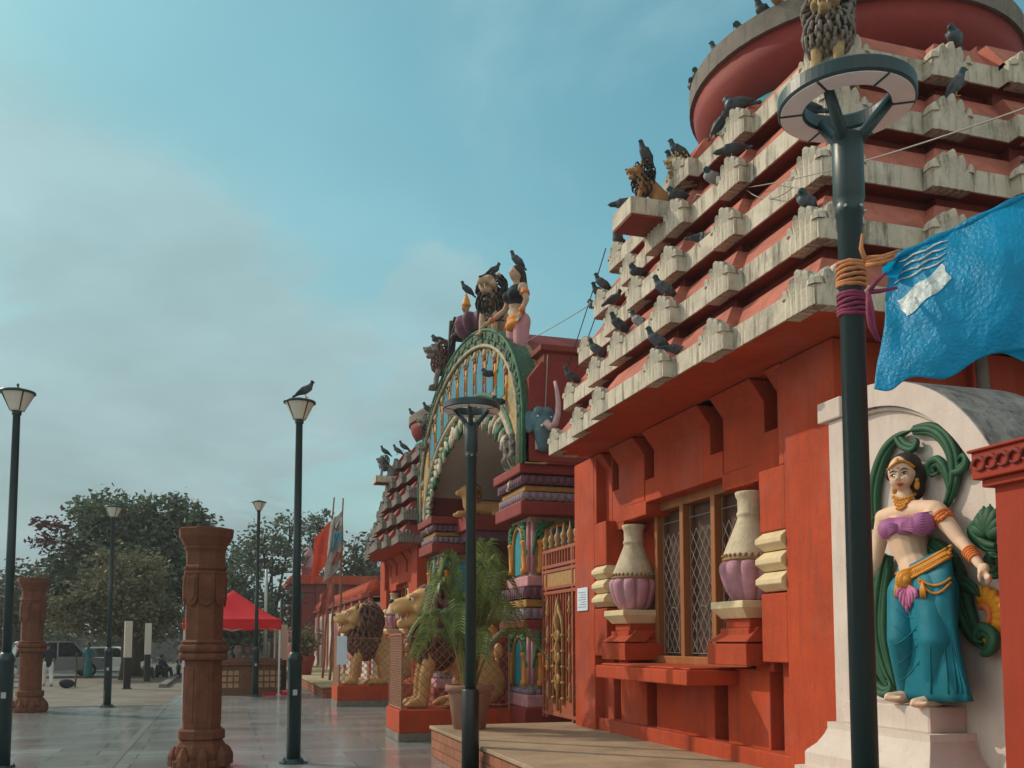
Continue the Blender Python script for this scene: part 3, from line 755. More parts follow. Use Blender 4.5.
# ------------------------------------------------------------------ lamp posts
def lamp_post(label, loc, hgt=5.15, finial=True):
    t = thing('lamp_post', label, 'lamp post', loc, 0, 'lamp posts on the plaza')
    b = MB(); b.lathe([(.20, 0), (.20, .02), (.13, .025), (.115, .06)], n=20)
    for k in range(4):
        a = R(45 + 90 * k); b.lathe([(.022, .02), (.022, .05), (.008, .055), (.008, .075)], (.165 * math.cos(a), .165 * math.sin(a), 0), 6)
    b.build('base_plate', 'pole_paint', t)
    b = MB(); b.smooth = True; b.lathe([(.098, .03), (.098, 1.42), (.108, 1.43), (.108, 1.47), (.10, 1.49), (.085, 1.53), (.066, 1.56)], n=20); sl = b.build('sleeve', 'pole_paint', t)
    b = MB(); b.box((-.03, -.103, .95), (.03, -.092, 1.03)); b.build('hatch', 'steel', sl)
    b = MB(); b.smooth = True; b.lathe([(.064, 1.54), (.056, 3.2), (.048, hgt - .36), (.062, hgt - .35), (.062, hgt - .30), (.05, hgt - .29)], n=16); b.build('pole', 'pole_paint', t)
    b = MB(); b.lathe([(.085, hgt - .30), (.10, hgt - .285), (.205, hgt - .06), (.20, hgt - .055)], n=16); g = b.build('lantern', 'lamp_glass', t)
    b = MB()
    for k in range(4):
        a = R(30 + 90 * k); b.tube([(.09 * math.cos(a), .09 * math.sin(a), hgt - .295), (.212 * math.cos(a), .212 * math.sin(a), hgt - .055)], .009, 6)
    b.build('lantern_rib', 'pole_paint', g)
    b = MB(); b.smooth = True; b.lathe([(.225, hgt - .06), (.235, hgt - .05), (.23, hgt - .03), (.12, hgt), (.05, hgt + .02), (.02, hgt + .03)] + ([(.012, hgt + .05), (.022, hgt + .065), (.004, hgt + .09)] if finial else [(.0, hgt + .035)]), n=20); b.build('cap', 'pole_paint', t)
    return t
lamp_post('tall dark lamp post cut off by the picture\'s left edge, nearest on that side', (-2.79, 14.22, 0))
lamp_post('tall dark lamp post with a pigeon on its cap, right of the near stone pillar', (.97, 13.85, 0), 5.2, False)
lamp_post('dark lamp post standing in front of the big round tree', (-2.89, 27.0, 0), 5.3, False)
lamp_post('dark lamp post rising beside the red canopy stall', (.96, 30.9, 0), 6.15, False)

def ring_lamp(label, loc, sleeve_h=1.12, rz=0, tilt=(0, 0)):
    t = thing('ring_lamp', label, 'ring lamp', loc, rz, 'ring-headed lamps along the forecourt')
    b = MB(); b.lathe([(.22, 0), (.22, .025), (.14, .03)], n=24); b.build('base_plate', 'black_paint', t)
    b = MB(); b.smooth = True; b.lathe([(.105, .02), (.105, sleeve_h), (.098, sleeve_h + .012), (.066, sleeve_h + .02)], n=24); b.build('sleeve', 'black_paint', t)
    b = MB(); b.smooth = True; b.lathe([(.066, sleeve_h), (.062, 3.86), (.0665, 3.865), (.0665, 3.93), (.072, 3.935), (.072, 3.985), (.068, 3.995), (.080, 4.02), (.080, 4.36), (.074, 4.37)], n=24); p = b.build('pole', 'pole_paint', t)
    b = MB()
    for a in (R(200), R(260), R(320)): b.lathe([(.010, 0), (.010, .012)], (.074 * math.cos(a), .074 * math.sin(a), 3.96), 6, rot=Matrix.Rotation(a, 3, 'Z') @ Matrix.Rotation(R(90), 3, 'Y'))
    b.build('bolt', 'steel', p)
    for k in range(3):
        a = R(70 + 120 * k); c, s_ = math.cos(a), math.sin(a)
        b = MB(); b.smooth = True; b.tube([(.03 * c, .03 * s_, 4.30), (.10 * c, .10 * s_, 4.40), (.235 * c, .235 * s_, 4.56)], [.030, .032, .028], 10); b.build('arm', 'pole_paint', t)
    b = MB(); b.smooth = False; n = 64; rings = []
    for r, z in ((.345, 4.525), (.352, 4.535), (.352, 4.60), (.335, 4.615), (.225, 4.615), (.212, 4.60), (.212, 4.535), (.218, 4.525)):
        rings.append([V((r * math.cos(2 * math.pi * k / n), r * math.sin(2 * math.pi * k / n), z)) for k in range(n)])
    b.loft(rings + [rings[0]], caps=False); rg = b.build('ring_head', 'pole_paint', t)
    b = MB(); rings = []
    for r, z in ((.338, 4.524), (.338, 4.519), (.225, 4.519), (.225, 4.524)):
        rings.append([V((r * math.cos(2 * math.pi * k / n), r * math.sin(2 * math.pi * k / n), z)) for k in range(n)])
    b.loft(rings + [rings[0]], caps=False); b.build('diffuser', 'ring_diffuser', rg)
    b = MB()
    for k in range(6):
        a = R(70 + 60 * k); c, s_ = math.cos(a), math.sin(a)
        b.tube([(.222 * c, .222 * s_, 4.519), (.342 * c, .342 * s_, 4.519)], .007, 6)
    b.build('divider', 'pole_paint', rg)
    return t
ring_lamp('near ring-headed lamp post with ropes tied round it, beside the blue tarpaulin', (3.10, 4.12, .0), .98, R(20))
ring_lamp('ring-headed lamp post in front of the potted palm and the painted arch', (2.84, 11.12, 0), 1.12, R(60))

# ------------------------------------------------------------------ carved stone pillars
def stone_pillar(label, loc, rz=0):
    t = thing('stone_pillar', label, 'stone pillar', loc, rz, 'carved octagonal stone pillars on the plaza'); ph = R(22.5)
    b = MB(); b.lathe([(.40, 0), (.40, .10), (.35, .12), (.37, .2), (.345, .30), (.30, .36), (.29, .38)], n=8, phase=ph)
    for k in range(8):
        a = R(45 * k); b.lathe([(.09, 0), (.09, .14), (.05, .22), (.01, .26)], (.34 * math.cos(a), .34 * math.sin(a), .03), 6)
    b.lathe([(.29, .378), (.325, .39), (.325, .50), (.30, .52)], n=8, phase=ph); b.build('base', 'sandstone', t, bevel=.012)
    b = MB(); b.lathe([(.265, .5), (.255, 1.46)], n=8, phase=ph)
    for k in range(8):
        a = R(45 * k); c, s_ = math.cos(a), math.sin(a); m = Matrix.Rotation(a, 3, 'Z')
        b.box((.235, -.055, .62), (.252, .055, 1.36), m, (0, 0, 0))
    b.build('shaft', 'sandstone', t, bevel=.008)
    b = MB(); b.smooth = False; b.lathe([(.26, 1.44), (.335, 1.46), (.345, 1.50), (.335, 1.54), (.30, 1.55), (.34, 1.57), (.35, 1.61), (.34, 1.65), (.30, 1.66), (.32, 1.70), (.26, 1.73)], n=8, phase=ph); b.build('middle_ring', 'sandstone', t, bevel=.01)
    b = MB(); b.lathe([(.26, 1.70), (.265, 2.32)], n=8, phase=ph); b.lathe([(.275, 2.30), (.28, 2.62)], n=8, phase=ph)
    for k in range(8):
        a = R(45 * k); m = Matrix.Rotation(a, 3, 'Z'); i0 = len(b.v)
        pts = [(.262, -.10, 2.62), (.262, -.10, 2.30), (.262, -.07, 2.22), (.262, 0, 2.18), (.262, .07, 2.22), (.262, .10, 2.30), (.262, .10, 2.62)]
        b.prism([m @ V(p) for p in pts], m @ V((.016, 0, 0)))
        pts = [(.276, -.07, 2.58), (.276, -.07, 2.32), (.276, 0, 2.25), (.276, .07, 2.32), (.276, .07, 2.58)]
        b.prism([m @ V(p) for p in pts], m @ V((.014, 0, 0)))
    b.build('petal_shaft', 'sandstone', t, bevel=.006)
    b = MB(); b.lathe([(.27, 2.60), (.30, 2.63), (.30, 2.66), (.275, 2.67), (.30, 2.70), (.30, 2.73), (.27, 2.75), (.27, 2.92), (.285, 2.96), (.30, 2.97), (.30, 3.0), (.29, 3.01), (.31, 3.03), (.375, 3.14), (.385, 3.24), (.375, 3.26)], n=8, phase=ph)
    b.build('capital', 'sandstone', t, bevel=.012)
    return t
stone_pillar('near carved brown stone pillar standing in front of the red canopy', (-.27, 13.8, 0), R(6))
stone_pillar('farther carved brown stone pillar near the left edge, by the parked cars', (-4.5, 25.7, 0), R(20))

# ------------------------------------------------------------------ canopy stall
gz = thing('canopy_tent', 'red pop-up canopy tent with white legs over the brown stone counter', 'canopy', (.25, 32.9, 0))
b = MB(); n = 24; hw = 1.5
def peak(u, v):
    x, y = u * 2 - 1, v * 2 - 1; d = max(abs(x), abs(y)); r = 1 - d
    z = 2.42 + 1.0 * (r ** 1.25) + .03 * math.sin(x * 9 + y * 5) * (1 - r) * r * 4
    return V((x * hw, y * hw, z))
b.smooth = True; b.grid(peak, n, n)
o = b.build('roof_cloth', 'canopy_red', gz, fix=False)
b = MB(); b.smooth = True
for sx, sy in ((0, -1), (1, 0), (0, 1), (-1, 0)):
    def val(u, v, sx=sx, sy=sy):
        a = (u * 2 - 1) * hw; w = .012 * math.sin(u * 40) * v
        z = 2.42 - v * (.34 - .05 * abs(math.sin(u * math.pi * 3)))
        return V(((hw + w) * sx + a * abs(sy), (hw + w) * sy + a * abs(sx), z))
    b.grid(val, 48, 4)
b.build('valance', 'canopy_red', gz, fix=False)
for sx in (-1, 1):
    for sy in (-1, 1):
        b = MB(); b.box((sx * 1.45 - .028, sy * 1.45 - .028, 0), (sx * 1.45 + .028, sy * 1.45 + .028, 2.42)); b.box((sx * 1.45 - .07, sy * 1.45 - .07, 0), (sx * 1.45 + .07, sy * 1.45 + .07, .015)); b.build('leg', 'leg_white', gz)
b = MB()
for s in (-1, 1):
    for q in range(2):
        for k in range(2):
            z = 2.06; xa = -1.45 + 1.45 * k
            for (za, zb) in ((z, z + .3), (z + .3, z)):
                pa, pb = (xa, s * 1.45, za), (xa + 1.45, s * 1.45, zb)
                if q: pa, pb = (pa[1], pa[0], pa[2]), (pb[1], pb[0], pb[2])
                b.tube([pa, pb], .012, 5)
b.build('truss', 'leg_white', gz)
# stone counter with tan tile squares
ct = thing('stone_counter', 'brown stone counter with tan tile squares beneath the red canopy', 'counter', (.82, 32.2, 0))
b = MB(); b.box((-.95, -.45, 0), (.95, .45, .95)); b.box((-1.02, -.52, 0), (1.02, .52, .12)); ct0 = b.build('body', 'stall_brown', ct, bevel=.015)
b = MB()
for i in range(10):
    for j in range(3):
        x = -.86 + i * .187
        if 3 <= i <= 5: continue
        b.box((x, -.466, .24 + j * .2), (x + .14, -.44, .38 + j * .2))
        if i < 4: b.box((-.966, -.36 + i * .2, .24 + j * .2), (-.94, -.22 + i * .2, .38 + j * .2))
b.build('tile_square', 'stall_tan', ct0)
b = MB(); b.box((-1.05, -.55, .95), (1.05, .55, 1.02)); b.box((-1.0, -.5, 1.02), (1.0, .5, 1.16)); b.build('counter_top', 'stall_brown', ct, bevel=.015)
mt = MB(); mt.box((1.2, 31.5, 0.002), (2.3, 33.2, .06)); tag(mt.build('red_mat', 'canopy_red', bevel=.01), 'low red step lying on the plaza beside the stone counter', 'step')
for k, (x, y, h, lab) in enumerate(((.45, 32.1, .42, 'taller pale stone urn standing on the brown counter'), (.72, 32.3, .36, 'shorter pale stone urn standing on the brown counter'))):
    b = MB(); b.smooth = True; b.lathe([(.1, 0), (.12, .03), (.06, .07), (.16, h * .5), (.17, h * .65), (.11, h * .85), (.14, h)], (x, y, 1.162), 14); tag(b.build('stone_urn', 'grey_stone'), lab, 'urn', 'urns on the counter')

# ------------------------------------------------------------------ bollard lights and thin posts
def light_bollard(label, loc, h=2.35):
    t = thing('bollard_light', label, 'bollard light', loc, R(14), 'white-topped bollard lights')
    b = MB(); b.box((-.12, -.07, 0), (.12, .07, h * .46)); b.box((-.16, -.11, 0), (.16, .11, .03)); b.build('post', 'black_paint', t, bevel=.01)
    b = MB(); b.box((-.13, -.075, h * .46), (.13, .075, h)); b.build('diffuser', 'post_white', t, bevel=.015)
    return t
light_bollard('tall white-topped bollard light left of the other, near the big tree', (-3.34, 37.2, 0), 2.45)
light_bollard('white-topped bollard light between its twin and the near stone pillar', (-3.15, 44.0, 0), 2.5)
light_bollard('white-topped bollard light right beside the red canopy', (2.0, 34.6, 0), 2.3)
for lab, (px, D, h) in {'thin dark post right of the red canopy, with a cross arm': (281, 36, 3.3), 'thin dark post close to the near lamp post\'s right side': (299.5, 34, 3.6), 'thin grey pole behind the red canopy': (265, 42, 4.9)}.items():
    p = atD(px, 642, D); t = thing('utility_post', lab, 'post', (p.x, p.y, 0), 0, 'thin posts by the canopy')
    b = MB(); b.smooth = True; b.lathe([(.07, 0), (.065, h), (.02, h + .03)], n=10); b.build('pole', 'black_paint' if 'dark' in lab else 'steel', t)
    b = MB(); b.tube([(-.02, 0, h - .15), (.95 if 'cross' in lab else .5, .1, h - .12)], .03, 6); b.build('arm', 'black_paint', t)

# ------------------------------------------------------------------ cars
def car(label, loc, rz, paint, suv=False, L=4.2):
    t = thing('parked_car', label, 'car', loc, rz, 'cars parked along the road'); W = .86; h = 1.75 if suv else 1.42
    hb = .98 if suv else .82
    prof = [(-L / 2, .32), (-L / 2 - .02, .6), (-L / 2 + .08, hb - .08), (-L / 2 + .95, hb), (L / 2 - .5, hb + .03), (L / 2 - .03, hb - .02), (L / 2, .5), (L / 2 - .05, .3)]
    b = MB(); b.smooth = False
    rings = []
    for s, k in ((-1, .93), (-.96, 1.0), (.96, 1.0), (1, .93)):
        rings.append([V((x * (1 if abs(s) < 1 else .985), s * W, .3 + (z - .3) * k)) for x, z in prof])
    b.loft(rings); body = b.build('body', paint, t, bevel=.04)
    xb = L / 2 - (.06 if suv else .55)
    cab = [(-L / 2 + .95, hb - .02), (-L / 2 + 1.55, h - .06), (-L / 2 + 1.9, h), (xb - .35, h - .02), (xb, hb)]
    b = MB(); b.loft([[V((x, s * W * (.80 if z > hb + .1 else .96), z)) for x, z in cab] for s in (-1, 1)]); b.build('cabin', 'car_glass', t, bevel=.03)
    b = MB(); rf = [(-L / 2 + 1.5, h - .07), (-L / 2 + 1.9, h + .012), (xb - .35, h - .005), (xb - .22, h - .1)]
    b.loft([[V((x, s * W * .815, z)) for x, z in rf] for s in (-1, 1)])
    for s in (-1, 1):
        for (xa, za, xc, zc) in ((-L / 2 + .97, hb, -L / 2 + 1.55, h - .05), (.15, hb, .12, h - .02), (xb - .04, hb, xb - .33, h - .03)):
            b.tube([(xa, s * W * .965, za), (xc, s * W * .81, zc)], .045, 6)
    b.build('roof', paint, t, bevel=.015)
    for x in (-L / 2 + .82, L / 2 - .82):
        for s in (-1, 1):
            rm = Matrix.Rotation(R(90), 3, 'X'); b = MB(); b.smooth = True; b.lathe([(.18, -.1), (.31, -.1), (.33, -.06), (.33, .06), (.31, .1), (.18, .1)], (x, s * (W - .08), .33), 20, rot=rm); wh = b.build('wheel', 'tyre', t)
            b = MB(); b.lathe([(.19, -.105), (.19, .105)], (x, s * (W - .08), .33), 14, rot=rm); b.build('rim', 'steel', wh)
    for s in (-1, 1):
        b = MB(); b.box((-L / 2 - .03, s * .55 - .16, hb - .3), (-L / 2 + .1, s * .55 + .16, hb - .14)); b.build('headlight', 'lamp_glass', t, bevel=.02)
        b = MB(); b.box((L / 2 - .08, s * .68 - .1, hb - .3), (L / 2 + .015, s * .68 + .1, hb - .1)); b.build('tail_light', 'canopy_red', t, bevel=.02)
    b = MB(); b.box((-L / 2 - .05, -.6, .36), (-L / 2 + .04, .6, .5)); b.build('grille', 'tyre', t, bevel=.01)
    return t
car('silver car with rounded nose, cut off by the left edge of the picture', (-9.7, 40.5, -.03), R(150), 'car_silver')
car('dark car behind the silver car at the far left', (-11.0, 46.5, -.02), R(175), 'car_dark', True)
car('dark off-road car parked right of the far stone pillar', (-7.9, 51.8, -.02), R(200), 'car_grey', True, 4.3)
car('white car parked under the big round tree', (-6.3, 60.5, -.02), R(172), 'car_white')

# ------------------------------------------------------------------ motorbikes
def motorbike(label, loc, rz):
    t = thing('motorbike', label, 'motorbike', loc, rz, 'motorbikes parked under the trees'); rm = Matrix.Rotation(R(90), 3, 'X')
    for x in (-.62, .62):
        b = MB(); b.smooth = True; b.lathe([(.22, -.05), (.29, -.05), (.31, 0), (.29, .05), (.22, .05)], (x, 0, .31), 18, rot=rm)
        for k in range(6):
            a = math.pi * k / 6; b.tube([(x + .24 * math.cos(a), 0, .31 + .24 * math.sin(a)), (x - .24 * math.cos(a), 0, .31 - .24 * math.sin(a))], .008, 4)
        b.build('wheel', 'tyre', t)
    b = MB(); b.smooth = True; b.tube([(-.62, 0, .31), (-.45, 0, .75), (-.38, 0, 1.0)], .035, 8); b.tube([(-.42, 0, .8), (-.1, 0, .42), (.3, 0, .4), (.62, 0, .31)], .04, 8); b.ball((-.02, 0, .45), (.2, .13, .17)); b.build('frame', 'steel', t)
    b = MB(); b.smooth = True; b.ball((-.16, 0, .76), (.27, .14, .13)); b.build('fuel_tank', 'car_dark', t)
    b = MB(); b.smooth = True; b.ball((.32, 0, .76), (.38, .12, .08)); b.build('seat', 'tyre', t)
    b = MB(); b.smooth = True; b.tube([(-.3, -.33, 1.02), (-.38, -.12, 1.0), (-.38, .12, 1.0), (-.3, .33, 1.02)], .02, 6); b.ball((-.5, 0, .9), (.1, .1, .1)); b.build('handlebar', 'steel', t)
    return t
motorbike('leftmost motorbike of the row parked under the trees', (-2.9, 49.0, -.0), R(80))
motorbike('middle motorbike of the row parked under the trees', (-2.1, 49.3, -.0), R(95))
motorbike('rightmost motorbike of the row, nearest the canopy leg', (-1.2, 48.4, -.0), R(70))

# ------------------------------------------------------------------ people
def person(label, loc, rz, shirt, lower, hgt=1.65, pose='walk', sari=False):
    t = thing('person', label, 'person', loc, rz, 'people by the parked cars'); k = hgt / 1.7
    def q(x, y, z): return V((x * k, y * k, z * k))
    if pose == 'sit':
        hip = .30; hips = [(0, -.1, hip), (0, .1, hip)]; knees = [(-.38, -.16, .48), (-.36, .18, .5)]; feet = [(-.45, -.16, .05), (-.42, .2, .05)]; sh = .80
        hands = [(-.36, -.14, .52), (-.34, .16, .54)]; elb = [(-.15, -.24, .58), (-.14, .24, .58)]
    else:
        w = .16 if pose == 'walk' else .03
        hip = .90; hips = [(0, -.09, hip), (0, .09, hip)]; knees = [(-w * .9, -.10, .49), (w * .25, .10, .49)]; feet = [(-w * 1.2, -.10, .07), (w * 1.3, .10, .08)]; sh = 1.40
        elb = [(.07, -.25, 1.12), (-.03, .25, 1.12)]; hands = [(-.10, -.24, .88), (-.14, .24, .90)]
    bl = Blob()
    bl.cap([q(0, 0, hip + .02), q(.0, 0, hip + .25), q(-.01, 0, sh - .06)], [.13 * k, .12 * k, .14 * k], 1.0)
    bl.cap([q(-.01, 0, sh), q(-.02, 0, sh + .13)], [.06 * k, .055 * k])
    bl.ball(q(-.04, 0, sh + .23), (.10 * k, .08 * k, .125 * k)); bl.ball(q(-.135, 0, sh + .22), (.022 * k, .015 * k, .025 * k))
    for s, i in ((-1, 0), (1, 1)):
        bl.cap([q(*hips[i]), q(*knees[i]), q(*feet[i])], [.095 * k, .065 * k, .045 * k]); f = feet[i]
        bl.cap([q(f[0], f[1], .045), q(f[0] - .17, f[1], .03)], [.045 * k, .033 * k])
        bl.cap([q(0, s * .18, sh - .03), q(*elb[i]), q(*hands[i])], [.055 * k, .042 * k, .032 * k]); h = V(hands[i])
        bl.ball(q(*(h + V((-.03, 0, -.05)))), (.03 * k, .025 * k, .06 * k))
    bl.build('body', 'person_skin', t, .022 * k, 2)
    bl = Blob(); bl.cap([q(0, 0, hip - .02), q(0, 0, hip + .25), q(-.01, 0, sh - .05)], [.15 * k, .14 * k, .155 * k])
    for s, i in ((-1, 0), (1, 1)): bl.cap([q(0, s * .17, sh - .03), q(*elb[i])], [.075 * k, .06 * k])
    bl.build('shirt', shirt, t, .025 * k, 2)
    bl = Blob()
    for i in (0, 1): bl.cap([q(*hips[i]), q(*knees[i]), q(*(V(feet[i]) + V((0, 0, .05))))], [.115 * k, .085 * k, .07 * k])
    if sari: bl.cap([q(0, 0, hip), q(0, 0, .15)], [.17 * k, .22 * k])
    bl.build('skirt' if sari else 'trousers', lower, t, .025 * k, 2)
    bl = Blob(); bl.ball(q(-.015, 0, sh + .27), (.105 * k, .09 * k, .10 * k)); 
    if sari: bl.ball(q(.07, 0, sh + .20), (.06 * k, .07 * k, .07 * k))
    bl.build('hair', 'hair', t, .02 * k, 2)
    return t
person('person walking in a dark vest and white trousers beside the far stone pillar', (-6.45, 40.3, -.01), R(-70), 'cloth_dark', 'cloth_white', 1.65)
person('person in a teal wrap standing before the dark off-road car', (-6.2, 49.6, -.01), R(60), 'cloth_teal', 'cloth_teal', 1.6, 'stand', True)
person('person in dark clothes standing just right of the one in teal', (-5.4, 50.2, -.01), R(20), 'cloth_dark', 'cloth_dark', 1.62, 'stand')
person('person in white shirt sitting on the ground behind the bollard lights', (-3.4, 46.5, 0), R(120), 'cloth_white', 'cloth_dark', 1.65, 'sit')
person('person in dark clothes sitting under the tree by the motorbikes', (-2.75, 47.2, 0), R(150), 'cloth_dark', 'cloth_dark', 1.65, 'sit')
# sack with a stick on the paving
st = thing('broom_and_sack', 'small dark sack with an upright stick on the pavement', 'sack', (-5.55, 38.6, 0))
b = MB(); b.smooth = True
def sk(u, v):
    a = u * 2 * math.pi; th = v * math.pi; r = 1 + .16 * math.sin(a * 3 + v * 4)
    return V((.26 * r * math.sin(th) * math.cos(a), .2 * r * math.sin(th) * math.sin(a), .16 - .17 * math.cos(th)))
b.grid(sk, 20, 10); b.build('sack', 'cloth_dark', st)
b = MB(); b.tube([(.3, 0, .02), (.34, .02, .6), (.3, .05, 1.3)], .03, 6); b.build('stick', 'bark', st)
# ------------------------------------------------------------------ beyond the gateway: boundary wall, red building, flags, planter
wl = thing('boundary_wall', 'low white and pink boundary wall with red scalloped coping beyond the gateway', 'wall', (5.2, 45, 0))
o5 = V((5.2, 45, 0))
b = MB(o5); b.box((5.0, 33.5, 0), (5.35, 56, 3.3)); w0 = b.build('wall_body', 'cloth_white', wl)
for k in range(9):
    b = MB(o5); y = 34.3 + k * 2.4
    b.cur = k % 2; b.box((4.97, y, .95), (5.02, y + 1.6, 3.05)); b.build('panel', ['pink_paint', 'cloth_white'], wl)
    b = MB(o5); b.box((4.9, y - .55, 0), (5.4, y - .15, 3.5)); b.build('pilaster', 'pink_plaster', wl, bevel=.02)
b = MB(o5); b.box((4.85, 33.5, 3.3), (5.5, 56, 3.45)); b.box((4.98, 33.5, 3.08), (5.36, 56, 3.299)); cp = b.build('coping', 'deep_red', wl, bevel=.02)
b = MB(o5); b.smooth = True
for k in range(30):
    y = 33.9 + k * .74; b.lathe([(.22, 0), (.26, .08), (.2, .3), (.1, .42), (.03, .52)], (5.18, y, 3.45), 10)
b.build('scallop', 'red_plaster', cp)
b = MB(o5); b.box((4.96, 33.5, 0), (5.0, 56, .5)); b.build('skirting', 'panel_white', wl)
rb = thing('red_building', 'flat-roofed red building with a small shrine on its roof, beyond the boundary wall', 'building', (6.2, 62, 0)); o6 = V((6.2, 62, 0))
b = MB(o6); b.box((4.0, 59, 0), (9, 66, 5.2)); b.build('wall', 'deep_red', rb)
b = MB(o6); b.box((3.7, 58.7, 5.2), (9.3, 66.3, 5.5)); b.box((3.85, 58.85, 5.5), (9.1, 66.1, 5.75)); b.build('cornice', 'red_plaster', rb, bevel=.03)
for x in (4.0, 5.3, 6.6):
    b = MB(o6); b.box((x, 58.85, 0), (x + .35, 59.1, 5.2)); b.build('pilaster', 'dark_red', rb)
b = MB(o6); b.smooth = True; b.lathe([(.5, 5.75), (.5, 6.2), (.62, 6.25), (.62, 6.35), (.4, 6.4), (.46, 6.8), (.4, 7.1), (.16, 7.35), (.07, 7.6), (.0, 7.8)], (5.0, 60, 0), 16); b.build('roof_shrine', 'pink_paint', rb)
def flag(label, base, top, cloths):
    t = thing('flag_pole', label, 'flag', base, 0, 'flags on bamboo poles'); d = V(top) - V(base)
    b = MB(); b.smooth = True; n = 9; b.tube([d * (k / n) + V((.02 * math.sin(k * 2.1), .02 * math.cos(k * 1.7), 0)) for k in range(n + 1)], [.05 - .02 * k / n for k in range(n + 1)], 7); b.build('pole', 'bamboo', t)
    for (m, za, zb, w, sgn, ph) in cloths:
        b = MB(); b.smooth = True
        def fn(u, v, za=za, zb=zb, w=w, sgn=sgn, ph=ph):
            f = za + (zb - za) * v; p = d * f
            ww = w * u * (1 - .35 * v * (ph > 1))
            return p + V((sgn * ww * .92, (.16 * math.sin(u * 8 + v * 4 + ph) + .06 * math.sin(v * 11)) * u - .3 * ww, -.75 * u * u * w + .10 * math.sin(v * 7 + u * 5 + ph)))
        b.grid(fn, 16, 14); b.build('cloth', m, t, fix=False)
    return t
flag('leaning bamboo pole with hanging red flag beyond the far lion', (3.55, 36.2, .35), (3.9, 36.4, 7.2), [('cloth_red', .60, .85, .75, -1, .5)])
flag('taller bamboo pole with grey flag patched in blue, beside the red flag', (4.0, 35.0, .35), (4.1, 35.2, 7.0), [('cloth_grey', .60, .93, .75, -1, 2.0), ('cloth_blue', .74, .83, .5, -1, 2.05), ('cloth_red', .66, .72, .42, -1, 2.05), ('cloth_white', .85, .90, .35, -1, 2.05)])
flag('bare bamboo pole with faded pink cloth tied low, next to the flags', (3.6, 34.2, .35), (3.75, 34.6, 4.0), [('pink_plaster', .72, .93, .55, -1, 1.0)])
pp = thing('planter_urn', 'small dry plant in a red pot by the boundary wall', 'potted plant', (3.2, 40, .35))
b = MB(); b.smooth = True; b.lathe([(.26, 0), (.3, .3), (.4, .6), (.42, .75), (.36, .78)], n=16); b.build('pot', 'deep_red', pp)
def leaf_cloud(b, cs, n, size, rnd, zsq=1.0):
    """leaf-sized faces thrown in clumps through a set of ellipsoids (centre, radii)"""
    tot = sum(r[0] * r[2] for c, r in cs)
    for c, r in cs:
        clumps = max(3, int(n * r[0] * r[2] / tot / 22))
        for _ in range(clumps):
            d = V((rnd.gauss(0, 1), rnd.gauss(0, 1), rnd.gauss(0, 1))).normalized() * (rnd.random() ** .42)
            cc = V((c[0] + d.x * r[0], c[1] + d.y * r[1], c[2] + d.z * r[2])); cr = size * rnd.uniform(1.2, 2.9)
            for _ in range(22):
                p = cc + V((rnd.gauss(0, cr * .55), rnd.gauss(0, cr * .55), rnd.gauss(0, cr * .42)))
                s = size * rnd.uniform(.6, 1.25)
                u = V((rnd.gauss(0, 1), rnd.gauss(0, 1), rnd.gauss(0, .6))).normalized(); w = V((rnd.gauss(0, 1), rnd.gauss(0, 1), rnd.gauss(0, 1)))
                w = (w - u * w.dot(u)).normalized() * s * .33; u = u * s * .62
                i = len(b.v); b.v += [p - u, p + w * .9 - u * .1, p + u, p - w * .9 - u * .1]
                b.f.append((i, i + 1, i + 2, i + 3)); b.m.append(b.cur); b.sm.append(False)
rnd = random.Random(3)
b = MB(); leaf_cloud(b, [((0, 0, 1.3), (.5, .4, .6))], 500, .2, rnd); b.build('foliage', 'leaf_mid', pp, fix=False)

# ------------------------------------------------------------------ trees
def tree(label, cat, name, px, D, blobs, n, size, leaf, trunk_r=.3, forks=None, extra=None, seed=1, group='trees beyond the plaza', spread=.8):
    rnd = random.Random(seed); base = atD(px, 642, D); org = V((base.x, base.y, -.02))
    t = thing(name, label, cat, org, 0, group)
    cs = []; 
    for (x, y, rx, ry) in blobs:
        c = atD(x, y, D + rnd.uniform(-1, 1) * spread); k = D / CF
        cs.append((c - org, (rx * k, max(rx, ry) * k * .8, ry * k)))
    b = MB(); leaf_cloud(b, cs, n, size, rnd); cw = b.build('crown', leaf, t, fix=False)
    if extra:
        lf2, bl2, n2 = extra; cs2 = []
        for (x, y, rx, ry) in bl2:
            c = atD(x, y, D - .8); k = D / CF; cs2.append((c - org, (rx * k, rx * k, ry * k)))
        b = MB(); leaf_cloud(b, cs2, n2, size * .9, rnd); b.build('red_spray', lf2, cw, fix=False)
    b = MB(); b.smooth = True; zt = max(1.6, min(c.z for c, r in cs) * .75)
    b.tube([(0, 0, -.1), (.05, .02, zt * .4), (-.04, .05, zt)], [trunk_r * 1.35, trunk_r, trunk_r * .8], 9)
    for c, r in cs:
        m = V((c.x * .35, c.y * .35, zt + (c.z - zt) * .4)); e = V((c.x, c.y, c.z + r[2] * .45))
        b.tube([(-.04, .05, zt * .92), m, c * .9 + e * .1, e], [trunk_r * .55, trunk_r * .36, trunk_r * .2, .03], 6)
        for _ in range(5):
            dd = V((rnd.gauss(0, 1), rnd.gauss(0, 1), rnd.gauss(.3, .8))).normalized(); q = c + V((dd.x * r[0], dd.y * r[1], dd.z * r[2])) * .9
            b.tube([c, (c + q) / 2 + V((0, 0, .12)), q], [.09, .05, .015], 5)
    b.build('trunk', 'bark', t)
    return t
